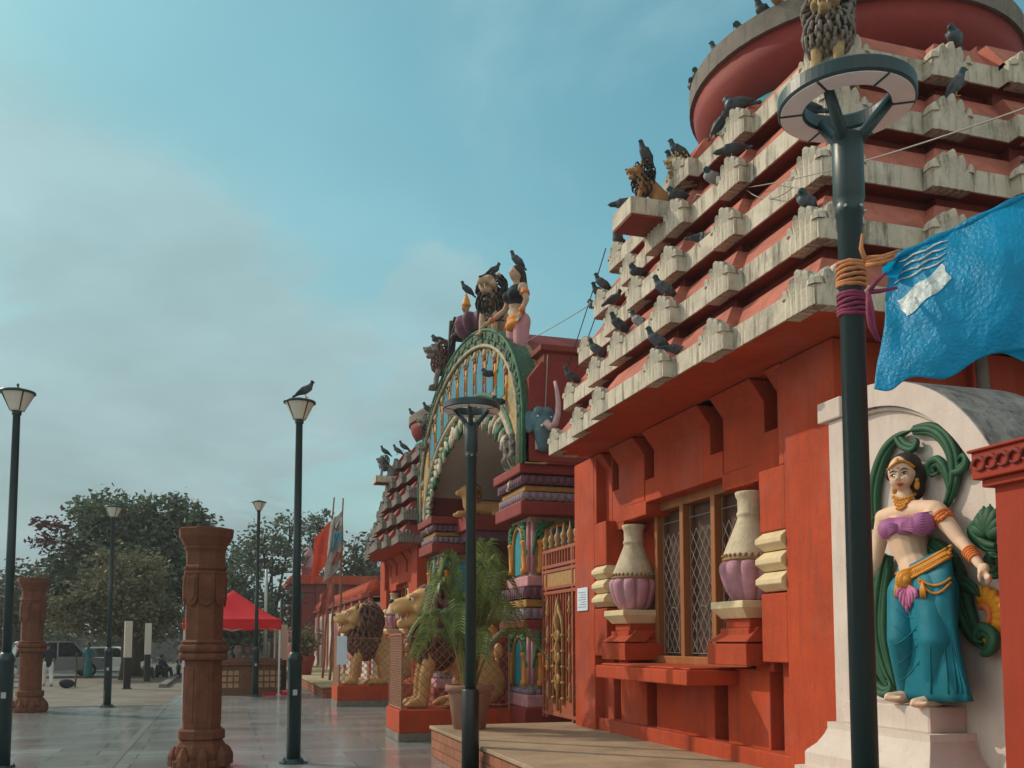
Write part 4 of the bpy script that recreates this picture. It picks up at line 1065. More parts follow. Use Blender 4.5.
tree('big round dark tree with a spray of red leaves on its left', 'tree', 'round_tree', 140, 48,
     [(125, 560, 55, 55), (170, 522, 38, 30), (112, 520, 38, 28), (82, 565, 38, 38), (190, 560, 30, 45), (60, 600, 32, 40), (150, 600, 60, 40), (200, 520, 14, 12), (85, 512, 14, 10)], 26000, .27, 'leaf_dark', .45, extra=('leaf_red', [(57, 528, 11, 3.5), (42, 524, 7, 2.5), (52, 541, 14, 2.2), (38, 542, 8, 2)], 420), seed=5)
tree('yellow-green leafy tree in front of the big round tree', 'tree', 'leafy_tree', 125, 43, [(118, 585, 30, 40), (95, 606, 32, 34), (145, 592, 30, 45), (160, 618, 25, 22), (70, 614, 22, 22)], 10000, .20, 'leaf_mid', .2, seed=6)
tree('low olive tree at the far left behind the first lamp post', 'tree', 'leafy_tree', 18, 56, [(20, 600, 30, 38), (0, 620, 30, 30), (45, 612, 22, 26)], 6000, .26, 'leaf_olive', .25, seed=8)
tree('dark tree showing just right of the near stone pillar', 'tree', 'leafy_tree', 236, 54, [(232, 590, 24, 50), (222, 630, 30, 25), (250, 620, 26, 35)], 6500, .24, 'leaf_dark', .25, seed=9)
tree('sparse tall tree above the red canopy', 'tree', 'sparse_tree', 272, 58, [(272, 575, 30, 40), (262, 545, 22, 28), (290, 540, 22, 30), (250, 560, 16, 24), (285, 615, 34, 30)], 3300, .26, 'leaf_far', .22, seed=10)
tree('thin-leaved tree between the lamp post and the flags', 'tree', 'sparse_tree', 318, 60, [(318, 530, 18, 24), (310, 560, 24, 30), (330, 590, 28, 40), (315, 620, 30, 25)], 3000, .26, 'leaf_far', .22, seed=11)
tree('tree standing behind the flags, left of the far pavilion', 'tree', 'leafy_tree', 352, 62, [(350, 575, 20, 35), (365, 560, 16, 28), (340, 600, 20, 30), (372, 590, 22, 40)], 3500, .28, 'leaf_olive', .22, seed=12)
rnd = random.Random(21); b = MB(); cs = []
for k in range(46):
    px = -80 + k * 11; p = atD(px, 642, 78 + rnd.uniform(-4, 6)); cs.append(((p.x, p.y, rnd.uniform(.8, 2.6)), (1.3, 1.3, rnd.uniform(1.0, 1.9))))
leaf_cloud(b, cs, 9000, .42, rnd); tag(b.build('woods', 'leaf_far', fix=False), kind='stuff')
fw = thing('compound_wall', 'long low grey wall far behind the parked cars and trees', 'wall', (-10, 84, 0))
b = MB(); b.box((-60, -.15, 0), (40, .15, 2.1)); b.build('wall_body', 'far_wall', fw)
b = MB(); b.box((-60, -.22, 2.1), (40, .22, 2.25)); b.build('coping', 'grey_stone', fw)
# ------------------------------------------------------------------ guardian lions on fenced pedestals
def lion_locks(b, rnd, centre, radii, axis_pts, n, L, r, hole=None, twist=1.0):
    for k in range(n):
        z = 1 - 2 * (k + .5) / n; a = k * 2.39996; s = math.sqrt(max(0, 1 - z * z))
        d = V((s * math.cos(a), s * math.sin(a), z))
        if hole and hole(d): continue
        p = V(centre) + V((d.x * radii[0], d.y * radii[1], d.z * radii[2]))
        dn = V((.25, 0, -1)); t = (dn - d * dn.dot(d)); 
        if t.length < .1: continue
        t.normalize(); side = d.cross(t) * (.35 * (-1) ** k) * twist; l = L * rnd.uniform(.8, 1.2)
        b.tube([p - d * .03, p + t * l * .35 + d * .035 + side * l * .3, p + t * l * .75 + d * .03 + side * l * .1, p + t * l + d * .01 - side * l * .1], [r * .7, r, r * .8, r * .25], 6)

def sitting_lion(label, loc, rz=0, k=1.0, group=None, colours=('lion_gold', 'mane_brown'), vox=.03, name='lion_statue', locks=230):
    t = thing(name, label, 'lion statue', loc, rz, group)
    c1, c2 = colours
    def q(*p): return V(p) * k
    bl = Blob()
    for s in (-1, 1):
        bl.cap([q(-.56, s * .22, .12), q(-.53, s * .23, .55), q(-.40, s * .22, .98), q(-.28, s * .18, 1.25)], [.105 * k, .115 * k, .15 * k, .2 * k])
        bl.cap([q(-.58, s * .22, .09), q(-.76, s * .23, .075)], [.12 * k, .10 * k])
        for j in (-1, 0, 1): bl.cap([q(-.74, s * .23 + j * .065, .08), q(-.86, s * .23 + j * .075, .05)], [.055 * k, .045 * k])
        bl.ball(q(.50, s * .30, .44), (.42 * k, .20 * k, .42 * k))
        bl.cap([q(.42, s * .42, .12), q(.05, s * .44, .09), q(-.12, s * .44, .07)], [.13 * k, .11 * k, .09 * k])
        for j in (-1, 0, 1): bl.cap([q(-.12, s * .44 + j * .055, .07), q(-.22, s * .44 + j * .065, .045)], [.05 * k, .038 * k])
    bl.cap([q(-.22, 0, 1.25), q(.15, 0, 1.02), q(.52, 0, .58)], [.38 * k, .36 * k, .40 * k])
    bl.ball(q(-.28, 0, 1.12), (.36 * k, .36 * k, .44 * k))
    bl.cap([q(-.30, 0, 1.45), q(-.46, 0, 1.80)], [.30 * k, .27 * k])
    bl.ball(q(-.52, 0, 1.86), (.29 * k, .27 * k, .28 * k))
    bl.cap([q(-.66, 0, 1.84), q(-.99, 0, 1.80)], [.19 * k, .145 * k], 1.0)
    bl.ball(q(-1.05, 0, 1.84), (.085 * k, .12 * k, .075 * k))
    for s in (-1, 1):
        bl.ball(q(-.94, s * .10, 1.75), (.15 * k, .10 * k, .10 * k)); bl.ball(q(-.70, s * .16, 1.99), (.13 * k, .085 * k, .06 * k)); bl.ball(q(-.60, s * .22, 1.76), (.15 * k, .1 * k, .13 * k))
    bl.cap([q(-.55, 0, 1.62), q(-.74, 0, 1.52), q(-.93, 0, 1.50)], [.17 * k, .13 * k, .09 * k]); bl.ball(q(-.9, 0, 1.46), (.09 * k, .09 * k, .07 * k))
    body = bl.build('body', c1, t, vox * k, 3)
    rnd = random.Random(4); b = MB(); b.smooth = True
    lion_locks(b, rnd, q(-.26, 0, 1.72), (.40 * k, .43 * k, .50 * k), None, locks, .30 * k, .052 * k, hole=lambda d: d.x < -.52 and d.z > -.75)
    lion_locks(b, rnd, q(-.28, 0, 1.22), (.42 * k, .43 * k, .46 * k), None, int(locks * .75), .28 * k, .05 * k, hole=lambda d: d.x > .72)
    b.build('mane', c2, t)
    for s in (-1, 1):
        b = MB(); b.smooth = True; b.lathe([(.11 * k, 0), (.12 * k, .06 * k), (.08 * k, .16 * k), (.015 * k, .22 * k)], q(-.42, s * .25, 2.02), 12, rot=Matrix.Rotation(-s * .5, 3, 'X'), sx=.55); b.build('ear', c1, t)
        b = MB(); b.smooth = True; b.ball(q(-.765, s * .16, 1.925), (.05 * k, .045 * k, .045 * k), 12, 8); e = b.build('eye', 'eye_white', t)
        b = MB(); b.smooth = True; b.ball(q(-.80, s * .178, 1.925), (.025 * k, .022 * k, .025 * k), 10, 6); b.build('pupil', 'eye_black', e)
    b = MB(); b.smooth = True; b.tube([q(-.62, 0, 1.64), q(-.80, 0, 1.615), q(-.98, 0, 1.575)], [.085 * k, .085 * k, .045 * k], 10, flat=.45); b.build('tongue', 'tongue', t)
    b = MB(); b.smooth = True; b.ball(q(-1.10, 0, 1.885), (.05 * k, .075 * k, .045 * k), 12, 8); b.build('nose', 'mane_dark', t)
    b = MB()
    for s in (-1, 1):
        for (x, z0, z1, r) in ((-1.0, 1.70, 1.58, .028), (-.92, 1.69, 1.63, .02), (-.84, 1.69, 1.64, .02), (-.95, 1.54, 1.64, .022), (-.86, 1.56, 1.62, .018)):
            b.tube([q(x, s * .085, z0), q(x, s * .085, z1)], [r * k, r * .25 * k], 6)
    b.build('teeth', 'tooth', t)
    b = MB(); b.smooth = True
    b.tube([q(.80, .1, .18), q(1.02, .3, .22), q(.95, .5, .6), q(1.0, .42, .95)], [.06 * k, .055 * k, .05 * k, .045 * k], 8); b.ball(q(1.0, .42, 1.0), (.09 * k, .09 * k, .15 * k)); b.build('tail', c1, t)
    return t
ln = sitting_lion('golden sitting lion statue with brown mane behind the potted palm', (3.95, 16.85, .53), 0, 1.0, 'golden lions guarding the gateway')
ln2 = copy_tree(ln); ln2.location = (3.95, 26.1, .53); ln2['label'] = 'golden sitting lion statue on the farther pedestal, beyond the palm, notice hanging on its fence'

def pedestal(label, y0, y1, x0=2.88, x1=4.95):
    t = thing('lion_pedestal', label, 'pedestal', ((x0 + x1) / 2, (y0 + y1) / 2, 0), 0, 'fenced lion pedestals'); o = V(t.location)
    b = MB(o); b.box((x0, y0, .14), (x1, y1, .53)); pb = b.build('plinth', 'red_plaster', t, bevel=.015)
    b = MB(o); b.box((x0 - .012, y0 - .012, 0), (x1, y1 + .012, .139)); b.build('skirting', 'grey_stone', pb, bevel=.01)
    # front panel of expanded metal
    b = MB(o); X = x0 + .05; ya, yb = y0 + .05, y1 - .05; za, zb = .53, 1.83
    for y in (ya, yb): b.box((X - .016, y - .016, za), (X + .016, y + .016, zb))
    for z in (za + .03, zb): b.box((X - .014, ya, z - .014), (X + .014, yb, z + .014))
    f = b.build('front_fence', 'rust_fence', t)
    b = MB(o); n = 11; m = 15; dy = (yb - ya) / n; dz = (zb - za) / m
    for i in range(n):
        for j in range(m):
            c = V((X, ya + (i + .5) * dy, za + (j + .5) * dz))
            for (u, v) in ((1, 1), (1, -1), (-1, 1), (-1, -1)): b.tube([c + V((0, u * dy * .5, 0)), c + V((0, 0, v * dz * .5))], .0075, 4, False)
    b.build('expanded_mesh', 'rust_fence', f)
    for k, y in enumerate((y0 + .05, y1 - .05)):
        b = MB(o); xa, xb = x0 + .05, x1 - .1
        for x in (xa, xb): b.tube([(x, y, .53), (x, y, 1.80)], .018, 6)
        b.tube([(xa, y, 1.79), (xb, y, 1.79)], .012, 6); b.tube([(xa, y, .60), (xb, y, .60)], .01, 6)
        s = b.build('side_fence', 'rust_fence', t)
        b = MB(o); st_ = .17; H = 1.2; W = xb - xa
        nn = int((W + H) / st_) + 1
        for i in range(nn):
            for sg in (1, -1):
                u0 = i * st_ - H; p = []
                ua, ub = max(0, u0), min(W, u0 + H)
                if ub - ua < .03: continue
                va, vb = ua - u0, ub - u0
                if sg < 0: ua, ub = W - ua, W - ub
                b.tube([(xa + ua, y + .004 * sg, .59 + va), (xa + ub, y + .004 * sg, .59 + vb)], .0055, 4, False)
        b.build('chain_link', 'rust_fence', s)
    return t
pedestal('red lion pedestal with mesh fence behind the potted palm', 16.18, 17.52)
pedestal('farther red lion pedestal with mesh fence, near the boundary wall', 25.45, 26.8)
nb = MB(); nb.box((2.86, 25.44, 1.1), (3.12, 25.46, 1.85)); tag(nb.build('notice_board', 'paper'), 'pale notice board hanging on the farther lion fence', 'sign')

# ------------------------------------------------------------------ potted palm
pl = thing('potted_palm', 'feathery areca palm in a terracotta pot on the forecourt corner', 'potted palm', (3.42, 13.45, .45)); rnd = random.Random(12)
b = MB(); b.smooth = True; b.lathe([(.22, 0), (.235, .01), (.31, .52), (.315, .53), (.35, .54), (.355, .60), (.345, .63), (.31, .63), (.30, .56)], n=28); b.build('pot', 'terracotta', pl)
b = MB(); b.lathe([(.0, .555), (.305, .555)], n=20, caps=False); b.build('soil', 'soil', pl)
def frond(base, ang, reach, rise, L0):
    b = MB(); n = 26; pts = []
    d = V((math.cos(ang), math.sin(ang), 0)); sd = V((-d.y, d.x, 0)); sway = rnd.uniform(-.12, .12)
    for i in range(n + 1):
        t = i / n
        pts.append(V(base) + d * (reach * t ** 1.35) + V((0, 0, rise * (1.55 * t - .78 * t ** 2.6 * (1 + reach * .55)))) + sd * (sway * t * t))
    b.cur = 1; b.tube(pts, [.017 * (1 - .8 * i / n) for i in range(n + 1)], 5)
    b.cur = 0
    for i in range(7, n + 1):
        t = i / n; p = pts[i]; tg = (pts[min(i + 1, n)] - pts[i - 1]).normalized(); up = sd.cross(tg).normalized()
        if up.z < 0: up = -up
        for sub in (0, .5):
            pp = p - (p - pts[i - 1]) * sub
            for s in (-1, 1):
                l = L0 * (1 - .55 * abs(t - .5) * 1.6) * rnd.uniform(.85, 1.1)
                o = (sd * s * .78 + tg * .62 + up * .22).normalized(); w = (tg - o * tg.dot(o)).normalized() * .0135
                m = pp + o * l * .5 + up * .02; e = pp + o * l + V((0, 0, -.30 * l))
                k = b.add([pp - w * .4, m - w, e, m + w, pp + w * .4]); b.face((k, k + 1, k + 2, k + 3, k + 4))
    return b.build('frond', ['palm_leaf', 'palm_stem'], pl, fix=False)
for k in range(19):
    a = k * 2.4 + rnd.uniform(-.3, .3); o = (.09 * math.cos(a), .09 * math.sin(a), .55)
    lvl = k / 18
    frond(o, a, 1.0 - .62 * lvl + rnd.uniform(-.12, .12), 1.35 + 1.55 * lvl + rnd.uniform(-.15, .15), .36)
for k in range(9):
    a = k * .7; b = MB(); b.smooth = True; b.tube([(.07 * math.cos(a), .07 * math.sin(a), .55), (.09 * math.cos(a), .09 * math.sin(a), .95), (.14 * math.cos(a), .14 * math.sin(a), 1.3)], [.03, .022, .014], 7); b.build('stem', 'palm_stem', pl)

# ------------------------------------------------------------------ figures on the arch
def woman(label, loc, rz, k, m, pose):
    """standing statue facing -X; m: materials; pose: arm joints"""
    t = thing('woman_statue', label, 'statue', loc, rz)
    def q(*p): return V(p) * k
    bl = Blob(); sx = pose.get('lean', 0)
    bl.cap([q(0, 0, .92), q(-.01, .01 + sx, 1.12), q(-.02, .0 + sx, 1.34)], [.155 * k, .125 * k, .16 * k], 1.0)
    for s in (-1, 1):
        bl.ball(q(-.13, s * .085 + sx, 1.33), (.095 * k, .09 * k, .09 * k)); bl.ball(q(0, s * .16 + sx, 1.44), .085 * k)
        bl.cap([q(0, s * .10, .90), q(-.04, s * .12, .50), q(.03, s * .12, .08)], [.13 * k, .085 * k, .05 * k])
        bl.cap([q(.02, s * .12, .05), q(-.15, s * .14, .035)], [.05 * k, .035 * k])
        a = pose['arms'][(s + 1) // 2]
        bl.cap([q(0, s * .19 + sx, 1.44), q(*a[0]), q(*a[1])], [.065 * k, .05 * k, .038 * k])
        h = V(a[1]); d = (h - V(a[0])).normalized()
        bl.ball(q(*(h + d * .06)), (.045 * k, .035 * k, .05 * k))
        for j in range(4): bl.cap([q(*(h + d * .07 + V((0, (j - 1.5) * .02, 0)))), q(*(h + d * .15 + V((-.02, (j - 1.5) * .026, -.01))))], [.014 * k, .011 * k])
        bl.cap([q(*(h + d * .04)), q(*(h + d * .09 + V((-.05, -s * .03, .01))))], [.015 * k, .012 * k])
    bl.cap([q(-.01, sx, 1.46), q(-.03, sx, 1.60)], [.065 * k, .058 * k])
    bl.ball(q(-.045, sx, 1.71), (.105 * k, .088 * k, .125 * k)); bl.ball(q(-.06, sx, 1.655), (.075 * k, .065 * k, .07 * k)); bl.ball(q(-.15, sx, 1.695), (.022 * k, .016 * k, .03 * k)); bl.ball(q(-.13, sx, 1.65), (.02 * k, .03 * k, .014 * k))
    bl.build('body', m['skin'], t, .018 * k, 2)
    bl = Blob(); bl.ball(q(.0, sx, 1.76), (.12 * k, .108 * k, .105 * k)); bl.cap([q(.07, sx, 1.72), q(.11, sx, 1.5), q(.12, sx + .02, 1.2)], [.08 * k, .07 * k, .04 * k]); bl.build('hair', 'hair', t, .02 * k, 2)
    bl = Blob(); bl.cap([q(-.015, sx, 1.26), q(-.02, sx, 1.38)], [.158 * k, .165 * k])
    for s in (-1, 1): bl.ball(q(-.135, s * .085 + sx, 1.33), (.10 * k, .098 * k, .09 * k))
    bl.build('bodice', m['top'], t, .02 * k, 2)
    bl = Blob()
    for s in (-1, 1): bl.cap([q(0, s * .10, .90), q(-.04, s * .125, .50), q(.02, s * .13, .16)], [.15 * k, .115 * k, .10 * k])
    bl.build('trousers', m['skirt'], t, .02 * k, 2)
    bl = Blob(); bl.ball(q(0, 0, .95), (.19 * k, .215 * k, .09 * k)); bl.ball(q(-.03, 0, .84), (.19 * k, .22 * k, .11 * k)); bl.build('sash', m['sash'], t, .02 * k, 2)
    b = MB(); b.smooth = True
    for s in (-1, 1):
        a = pose['arms'][(s + 1) // 2]; p = V((0, s * .19 + sx, 1.44)).lerp(V(a[0]), .5); d = (V(a[0]) - p).normalized()
        b.tube([q(*(p - d * .03)), q(*(p + d * .03))], .074 * k, 12); p = V(a[0]).lerp(V(a[1]), .85); d = (V(a[1]) - V(a[0])).normalized(); b.tube([q(*(p - d * .04)), q(*(p + d * .03))], .052 * k, 12)
    for j in range(15): a = math.pi * (j / 14 - .5); b.ball(q(-.13 * math.cos(a) - .0, sx + .11 * math.sin(a), 1.50 - .07 * math.cos(a)), .018 * k, 8, 6)
    b.build('jewellery', m['gold'], t)
    b = MB(); b.smooth = True
    for s in (-1, 1): b.ball(q(-.135, s * .038 + sx, 1.725), (.012 * k, .02 * k, .009 * k), 8, 6)
    b.build('eyes', 'eye_black', t)
    return t
MW = dict(skin='skin_old', top='cloth_dark', skirt='pink_paint', sash='orange_paint', gold='orange_trim')
woman('standing painted woman statue with orange sash on the right shoulder of the arch', (5.05, 16.3, 6.52), R(14), 1.14, MW, dict(arms=[[(-.02, -.27, 1.2), (-.10, -.24, .98)], [(-.05, .34, 1.2), (-.25, .52, 1.02)]], lean=.02))
# couchant and standing lions, seated figures along the top
sitting_lion('dark-maned upright lion statue on the crown of the arch, beside the standing woman', (5.1, 18.05, 7.72), R(48), .60, None, ('skin_old', 'mane_dark'), .035, 'arch_lion', 150)
lot = thing('lotus_seat', 'mauve lotus-petalled seat on the crown of the arch', 'lotus seat', (5.0, 18.95, 8.08)); lot.scale = (.8, .8, .8)
b = MB(); b.smooth = True; rings = []
for r, z in ((.35, 0), (.55, .1), (.68, .3), (.62, .5), (.5, .56)): rings.append([V((r * (1 - .24 * abs(math.sin(k * math.pi / 8)) ** 3) * math.cos(2 * math.pi * k / 80), r * (1 - .24 * abs(math.sin(k * math.pi / 8)) ** 3) * math.sin(2 * math.pi * k / 80) * 1.2, z)) for k in range(80)])
b.loft(rings); b.build('petals', 'mauve_paint', lot)
def seated(label, loc, rz, k, skin, cloth):
    t = thing('seated_figure', label, 'statue', loc, rz, 'seated figures on the arch')
    def q(*p): return V(p) * k
    bl = Blob(); bl.cap([q(0, 0, .15), q(-.02, 0, .45), q(-.03, 0, .62)], [.19 * k, .15 * k, .17 * k]); bl.cap([q(-.03, 0, .7), q(-.05, 0, .82)], [.07 * k, .06 * k]); bl.ball(q(-.06, 0, .94), (.11 * k, .10 * k, .13 * k)); bl.ball(q(-.17, 0, .93), (.025 * k, .02 * k, .03 * k))
    for s in (-1, 1):
        bl.cap([q(-.02, s * .2, .66), q(.0, s * .30, .42), q(-.22, s * .22, .32)], [.07 * k, .055 * k, .045 * k]); bl.ball(q(-.27, s * .2, .32), (.06 * k, .04 * k, .04 * k))
    bl.build('body', skin, t, .028 * k, 2)
    bl = Blob()
    for s in (-1, 1): bl.cap([q(0, s * .12, .14), q(-.3, s * .34, .16), q(-.42, -s * .02, .1)], [.14 * k, .11 * k, .07 * k])
    bl.build('garment', cloth, t, .028 * k, 2)
    b = MB(); b.smooth = True; b.lathe([(.12 * k, 0), (.14 * k, .04 * k), (.11 * k, .1 * k), (.09 * k, .2 * k), (.04 * k, .32 * k), (.0, .36 * k)], q(-.04, 0, 1.0), 12); b.build('crown', 'gold_trim', t)
    return t
seated('small seated figure with gold crown on the lotus seat, behind the lion', (5.0, 19.95, 8.32), R(10), .78, 'lion_old', 'mane_dark')
sl_ = thing('stone_harp', 'dark toppled slab frame with three bars left of the seated figure', 'frame', (4.92, 20.9, 8.12))
b = MB(); m = Matrix.Rotation(R(14), 3, 'X')
b.box((-.08, .28, .0), (.08, .42, .95), m, (0, 0, 0)); 
for k in range(3): b.box((-.05, -.2, .35 + k * .2), (.05, .32, .42 + k * .2), Matrix.Rotation(R(-24), 3, 'X'), (0, .3, .4 + k * .2))
b.build('slab', 'mane_dark', sl_, bevel=.015)
sitting_lion('brown lion statue with open jaws on the far shoulder of the arch', (4.92, 21.5, 7.62), R(-8), .52, None, ('mane_grey', 'mane_brown'), .04, 'arch_lion', 120)
sitting_lion('small grey lion lowest on the far slope of the arch', (4.98, 23.2, 6.50), R(-10), .42, None, ('mane_grey', 'mane_dark'), .05, 'arch_lion', 90)
for k, (y, z, lab) in enumerate(((22.55, 6.7, 'small leaf-shaped finial between the two lions on the far slope of the arch'), (24.0, 6.35, 'small leaf-shaped finial at the far end of the arch'))):
    t = thing('leaf_finial', lab, 'finial', (5.1, y, z - .25), 0, 'leaf finials on the arch')
    b = MB(); b.smooth = True
    for j in range(5):
        a = (j - 2) * .42; b.tube([(0, 0, 0), (0, .18 * math.sin(a), .22 * math.cos(a)), (-.02, .34 * math.sin(a), .38 * math.cos(a))], [.05, .07, .015], 7)
    b.build('leaves', 'mane_grey', t)
# elephant head on the near end of the arch
el = thing('elephant_head', 'blue-grey elephant head with pale pink raised trunk on the near end of the arch', 'elephant relief', (5.08, 15.12, 5.28)); el.scale = (.5, .5, .5)
bl = Blob(); bl.ball((0, -.05, .35), (.42, .30, .46)); bl.ball((-.14, -.20, .60), (.2, .16, .2)); bl.ball((.16, -.20, .60), (.2, .16, .2)); bl.ball((.02, -.26, .22), (.24, .2, .24)); bl.cap([(.05, -.1, .0), (.08, -.05, -.5)], [.34, .25])
bl.build('head', 'elephant_blue', el, .035, 3)
for s in (-1, 1):
    b = MB(); b.smooth = True; b.ball((s * .42, .0, .28), (.22, .06, .38), 14, 10, Matrix.Rotation(s * .5, 3, 'Z')); b.build('ear', 'elephant_blue', el)
    b = MB(); b.smooth = True; b.ball((s * .24 + .02, -.34, .42), (.035, .03, .035), 10, 6); b.build('eye', 'eye_white', el)
b = MB(); b.smooth = True; b.tube([(.06, -.38, .20), (.18, -.52, .02), (.32, -.58, .14), (.42, -.56, .50), (.44, -.54, .90), (.40, -.52, 1.30), (.34, -.50, 1.62)], [.15, .14, .12, .10, .085, .07, .05], 12); b.build('trunk', 'tusk_pink', el)
for s in (-1, 1):
    b = MB(); b.smooth = True; b.tube([(.06 + s * .14, -.34, .12), (.08 + s * .2, -.50, .06), (.10 + s * .22, -.62, .14)], [.045, .035, .008], 8); b.build('tusk', 'tooth', el)
jb = MB(); jb.box((4.98, 15.085, 4.95), (5.16, 15.14, 5.13)); tag(jb.build('junction_box', 'post_white', bevel=.01), 'white electrical box at the foot of the arch\'s near end', 'box')
# two small stone dancers at the spring of the arch
for k, (y, z) in enumerate(((15.6, 4.76), (15.95, 4.76))):
    t = thing('stone_figure', ('nearer' if k == 0 else 'farther') + ' grey dancing figure at the springing of the arch, above the pier cornice', 'statue', (4.72, y, z), 0, 'grey dancing figures on the pier'); t.scale = (.58, .58, .58)
    bl = Blob()
    for s in (-1, 1):
        bl.cap([(0, s * .06, .38), (-.10, s * .12, .22), (.0, s * .10, .03)], [.08, .06, .045]); bl.cap([(0, s * .1, .66), (-.08, s * .2, .56), (-.12, s * .08, .72)], [.05, .04, .03])
    bl.cap([(0, 0, .38), (0, 0, .65)], [.10, .12]); bl.ball((-.02, 0, .82), (.09, .085, .105)); bl.build('body', 'mane_grey', t, .022, 2)
    b = MB(); b.smooth = True; b.lathe([(.1, 0), (.07, .08), (.02, .2)], (0, 0, .88), 10); b.build('crown', 'grey_stone', t)
# inside the passage: ledge with resting lion and green relief
ld = thing('passage_ledge', 'brown moulded ledge inside the gateway under the resting lion', 'ledge', (6.4, 22.2, 4.3))
b = MB(V((6.4, 22.2, 4.3))); b.box((5.4, 21.55, 4.34), (7.38, 22.7, 4.68)); b.build('slab', 'deep_red', ld, bevel=.02)
b = MB(V((6.4, 22.2, 4.3))); b.box((5.5, 21.65, 4.10), (7.38, 22.7, 4.338)); b.build('moulding', 'mauve_paint', ld, bevel=.02)
rl = thing('resting_lion', 'small golden lion lying on the ledge inside the gateway', 'lion statue', (5.75, 21.95, 4.68), R(0))
bl = Blob(); bl.cap([(-.1, 0, .22), (.75, 0, .2)], [.2, .2]); bl.ball((.72, 0, .22), (.26, .24, .24)); bl.cap([(-.15, 0, .3), (-.22, 0, .55)], [.2, .16]); bl.ball((-.24, 0, .62), (.18, .16, .17)); bl.cap([(-.34, 0, .6), (-.46, 0, .57)], [.1, .08])
for s in (-1, 1): bl.cap([(-.1, s * .16, .08), (-.5, s * .17, .06)], [.08, .06]); bl.cap([(.7, s * .24, .1), (.35, s * .26, .06)], [.09, .06]); bl.ball((-.18, s * .14, .78), .05)
bl.build('body', 'lion_gold', rl, .03, 3)
b = MB(); b.smooth = True; lion_locks(b, random.Random(2), V((-.14, 0, .52)), (.2, .21, .27), None, 70, .14, .03, hole=lambda d: d.x < -.5); b.build('mane', 'lion_old', rl)
gr = thing('tree_relief', 'dark green leafy tree relief on the wall inside the gateway', 'relief', (7.2, 21.2, 4.5)); rnd = random.Random(31)
b = MB(); b.smooth = True
for k in range(70): b.ball((.12 - rnd.random() * .2, rnd.gauss(0, .55), .45 + rnd.gauss(0, .2)), (.10, .14, .09), 8, 5)
b.build('foliage', 'leaf_green', gr)
pg = thing('offering_stall', 'orange cloth bundle and pink idol behind the lion fence beside the pier', 'idol', (5.02, 17.95, .12)); pg.scale = (1, 1, 1)
bl = Blob(); bl.cap([(0, 0, .8), (0, 0, 1.3)], [.16, .13]); bl.ball((-.02, 0, 1.52), (.12, .11, .14)); bl.build('idol', 'pink_paint', pg, .03, 2)
b = MB(); b.smooth = True; b.lathe([(.2, 1.58), (.17, 1.72), (.08, 1.85), (.0, 1.92)], n=14); b.build('turban', 'cloth_orange', pg)
b = MB(); b.box((-.22, -.18, 0), (.22, .18, .72)); b.build('stand', 'deep_red', pg, bevel=.02)
# ------------------------------------------------------------------ statue niche on the near pavilion's side
no = V((5.1, 6.08, .45))
ni = thing('statue_niche', 'white arched niche panel with stained hood behind the relief woman', 'niche', no)
AC, AZ = 6.62, 2.22                       # centre of the flat arch
def arch_pts(r, zlow, ya=6.86, yb=5.02, n=28):
    a0 = math.acos((ya - AC) / r); a1 = math.acos(max(-1, (yb - AC) / r)); out = [(ya, zlow)]
    out += [(AC + r * math.cos(a0 + (a1 - a0) * t / n), AZ + r * math.sin(a0 + (a1 - a0) * t / n)) for t in range(n + 1)]
    return out + [(yb, zlow)]
b = MB(no); b.prism([(5.12, y, z) for y, z in arch_pts(1.42, .45)], (.72, 0, 0)); pn = b.build('panel', 'panel_white', ni)
b = MB(no); o_, i_ = arch_pts(1.60, .45, 6.87, 5.0)[1:-1], arch_pts(1.40, .45, 6.87, 5.02)[1:-1]; rings = []
for po, pi in zip(o_, i_): rings.append([V((5.05, po[0], po[1])), V((5.95, po[0], po[1])), V((5.95, pi[0], pi[1])), V((5.05, pi[0], pi[1]))])
b.loft(rings); hd = b.build('hood', 'panel_mould', ni, bevel=.012)
b = MB(no); rings = []
for po, pi in zip(arch_pts(1.595, .45, 6.87, 5.0)[1:-1], arch_pts(1.405, .45, 6.87, 5.02)[1:-1]): rings.append([V((5.04, po[0], po[1])), V((5.06, po[0], po[1])), V((5.06, pi[0], pi[1])), V((5.04, pi[0], pi[1]))])
b.loft(rings); b.build('hood_front', 'panel_white', hd)
b = MB(no); b.box((4.99, 6.84, 3.62), (5.11, 7.16, 3.80)); b.box((5.03, 6.86, .45), (5.11, 7.06, 3.62)); b.build('impost', 'panel_white', ni, bevel=.012)
b = MB(no); b.smooth = True; b.tube([(5.10, y, z) for y, z in arch_pts(1.385, .9, 6.85, 5.05)[1:-1]], .02, 8); b.build('bead', 'panel_white', ni)
# stepped base
bo = V((4.9, 6.05, .45)); bs = thing('statue_pedestal', 'white stepped base with flared sides under the relief woman', 'pedestal', bo)
b = MB(bo); b.box((4.80, 5.66, 1.05), (5.121, 6.62, 1.235)); s1 = b.build('top_step', 'panel_white', bs, bevel=.012)
b = MB(bo); b.box((4.805, 5.652, 1.055), (5.115, 5.662, 1.228)); b.build('step_end', 'panel_shaded', s1)  # darker end plate: the shade of this side put into its colour
b = MB(bo)
pr_ = [(.0, 1.052), (.0, 1.0), (.02, .95), (.06, .88), (.12, .82), (.13, .80), (.13, .70), (.19, .69), (.19, .45)]
rings = []
for d, z in pr_: rings.append([V((5.119, 6.74 + d, z)), V((4.72 - d, 6.74 + d, z)), V((4.72 - d, 5.56 - d, z)), V((5.119, 5.56 - d, z))])
b.loft(rings); s2 = b.build('flared_base', 'panel_white', bs)
b = MB(bo); pts = [(4.72 - d + .004, 5.558 - d, z) for d, z in pr_[1:7]]; pts2 = [(5.1, 5.558 - d, z) for d, z in pr_[1:7]]
